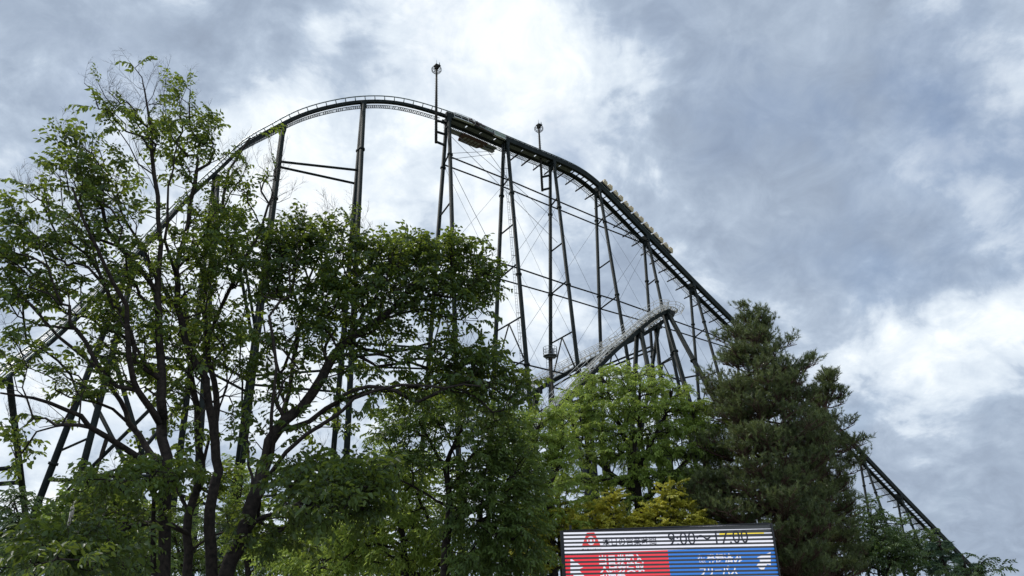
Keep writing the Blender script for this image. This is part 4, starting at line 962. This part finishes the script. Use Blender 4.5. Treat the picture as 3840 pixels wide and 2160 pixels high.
def fir(label, base, top, halfw, D, seed, grp, m=LC, name='fir_tree', lv=14):
    rg = np.random.default_rng(seed); a = at(*base, D); b = at(*top, D); T = thing(name, label, 'tree', (a[0], a[1], 0), grp); a0 = np.array([a[0], a[1], -.1])
    C = np.linspace(a0, b, 40); t_ = Branches(); t_.tube(C, np.linspace(.2, .02, 40), 8); t_.build('trunk', BARK, T); br = Branches(); V, TN = [], []
    hw = halfw*D/FPX
    for j in range(lv*6):
        u = .04+.96*rg.random(); c = b+(a0-b)*u*.9; L_ = hw*(.12+.88*u)*(.7+.5*rg.random()); an = rg.random()*2*pi; od = np.array([cos(an), sin(an), 0]); P = c+od*L_-np.array([0, 0, .22*L_]); s = np.array([-od[1], od[0], 0])
        br.tube(np.array([c, (c+P)/2+[0, 0, .06*L_], P]), np.array([.03, .02, .008]), 4)
        for q in range(int(8+L_*10)):
            w = rg.random(); e = c+(P-c)*(.15+.85*w)+s*rg.normal(0, .16)*L_*(1.1-w)*1.4; tp_ = TUFT[rg.integers(8)]; X, Y, Z = frames((od+s*rg.normal(0, .4)-np.array([0, 0, .25]))[None], rg)
            V.append(tp_@(np.stack([X[0], Y[0], Z[0]])*(.28+.15*rg.random()))+e); TN.append(np.clip(np.full(26, rg.random()**1.5)+rg.random(26)*.25, 0, 1))
    br.build('branches', BARK, T); leafmesh('crown', np.concatenate(V), np.concatenate(TN), m, T, 3)
fir('dark green conifer with drooping sprays at the foot of the descending lift track', (3560, 2230), (3520, 2010), 130, 36, 53, G5)
fir('low conifer whose tips poke above the bottom edge beside the lift track end', (3640, 2240), (3610, 2080), 120, 34, 54, G5)
bush('broadleaf_tree', 'rightmost low tree, a few leafy shoots crossing the end of the lift track', 'tree', (3660, 2230), [(3672,2112,28,16),(3720,2138,40,10),(3640,2150,60,20),(3590,2150,60,25)], 30, 55, 'droop', LB_, .45, 24, G5, td=.8)

# --- background trees at the lower left and centre
G6 = 'background trees at the lower left'
bush('broadleaf_tree', 'green tree at the left edge, seen under the dark hanging branches', 'tree', (110, 2200), [(60,1880,60,40),(110,1950,110,50),(50,2010,90,50),(150,2040,120,50),(60,2120,120,50)], 26, 61, 'droop', LB_, .5, 20, G6, toned=(0, .7))
bush('broadleaf_tree', 'olive green tree with bleached dead stubs inside its crown, lower left', 'tree', (330, 2200), [(400,1880,90,50),(330,1920,110,50),(270,1980,120,50),(400,2000,120,60),(300,2080,150,50),(450,2090,100,50)], 24, 62, 'maple', LF, .5, 24, G6, toned=(.3, 1))
mb = MB()
for pts in (((325, 2010), (318, 1960)), ((330, 2005), (340, 1935)), ((345, 2000), (375, 1960), (400, 1905)), ((335, 2000), (345, 1975), (352, 1960)), ((250, 1990), (262, 1950), (268, 1900)), ((268, 1940), (280, 1880))):
    P = [at(x, y, 22.6) for x, y in pts]; mb.tube(P, list(np.linspace(.045, .02, len(P))), 6)
o = mb.build('dead_branch', BARKW, [q for q in SC.objects if q.get('label', '').startswith('olive green tree')][0], True)
fir('blue-green spruce behind the leftmost trunks, low in the picture', (560, 2260), (540, 1900), 190, 32, 63, G6)
fir('dark spruce between the forked trunk and the leaning trunk', (900, 2260), (880, 1870), 170, 34, 64, G6)
bush('broadleaf_tree', 'mid green tree behind the forked trunks at the lower left', 'tree', (700, 2200), [(640,1960,80,60),(700,2040,110,60),(620,2110,110,50),(800,2100,110,50)], 28, 65, 'droop', LF, .5, 18, G6, toned=(0, .6))
bush('broadleaf_tree', 'yellow-green bushy tree showing between the leaning trunk and the pale firs', 'tree', (930, 2200), [(880,1780,50,60),(900,1860,70,60),(900,1930,80,60),(960,2020,110,60),(1080,2060,120,60)], 27, 66, 'droop', LE, .5, 20, G6, toned=(0, .6))
fir('pale fir with a pointed top, left of the central trees', (1130, 2260), (1075, 1700), 130, 40, 67, G6, LE)
fir('tallest pale fir rising through the branches left of the slender central trunk', (1290, 2260), (1250, 1660), 150, 42, 68, G6, LE)
fir('pale fir partly hidden behind the slender central trunk', (1440, 2260), (1400, 1690), 130, 41, 69, G6, LE)
bush('broadleaf_tree', 'dark leafy tree filling the gap under the hanging branches in the lower centre left', 'tree', (1180, 2200), [(1180,1990,150,60),(1100,2080,150,60),(1300,2060,130,60),(980,2120,130,50)], 30, 70, 'droop', LB_, .55, 18, G6)
bush('broadleaf_tree', 'dark tree mass behind the yellowing maples and the screen', 'tree', (2350, 2250), [(2700,2050,150,90),(2250,1980,150,70,{'d':.8}),(2400,1960,140,60,{'d':.8}),(2180,2060,150,60),(2420,2060,150,60),(2600,2020,130,80)], 32, 71, 'droop', LB_, .6, 17, None)
bush('broadleaf_tree', 'dim shrubby tree at the very bottom left, below the dead stubs', 'tree', (200, 2260), [(120,2120,160,50),(350,2110,160,50),(520,2110,120,50),(230,2060,140,40)], 19, 72, 'droop', LB_, .5, 9, G6)
bush('broadleaf_tree', 'dim tree behind the two upright trunks at the lower left', 'tree', (520, 2260), [(450,1900,120,60,{'d':.7}),(560,1980,140,60),(640,2080,140,60),(760,1960,100,60,{'d':.7})], 36, 73, 'droop', LB_, .65, 14, G6)
bush('broadleaf_tree', 'wide dim tree behind the low yellow-green tree at the bottom centre', 'tree', (1500, 2260), [(1400,1900,150,70,{'d':.7}),(1600,1950,150,70),(1300,2050,150,70),(1550,2090,160,60),(1800,2080,140,60),(1900,1990,120,60)], 38, 74, 'droop', LB_, .65, 16, G6)
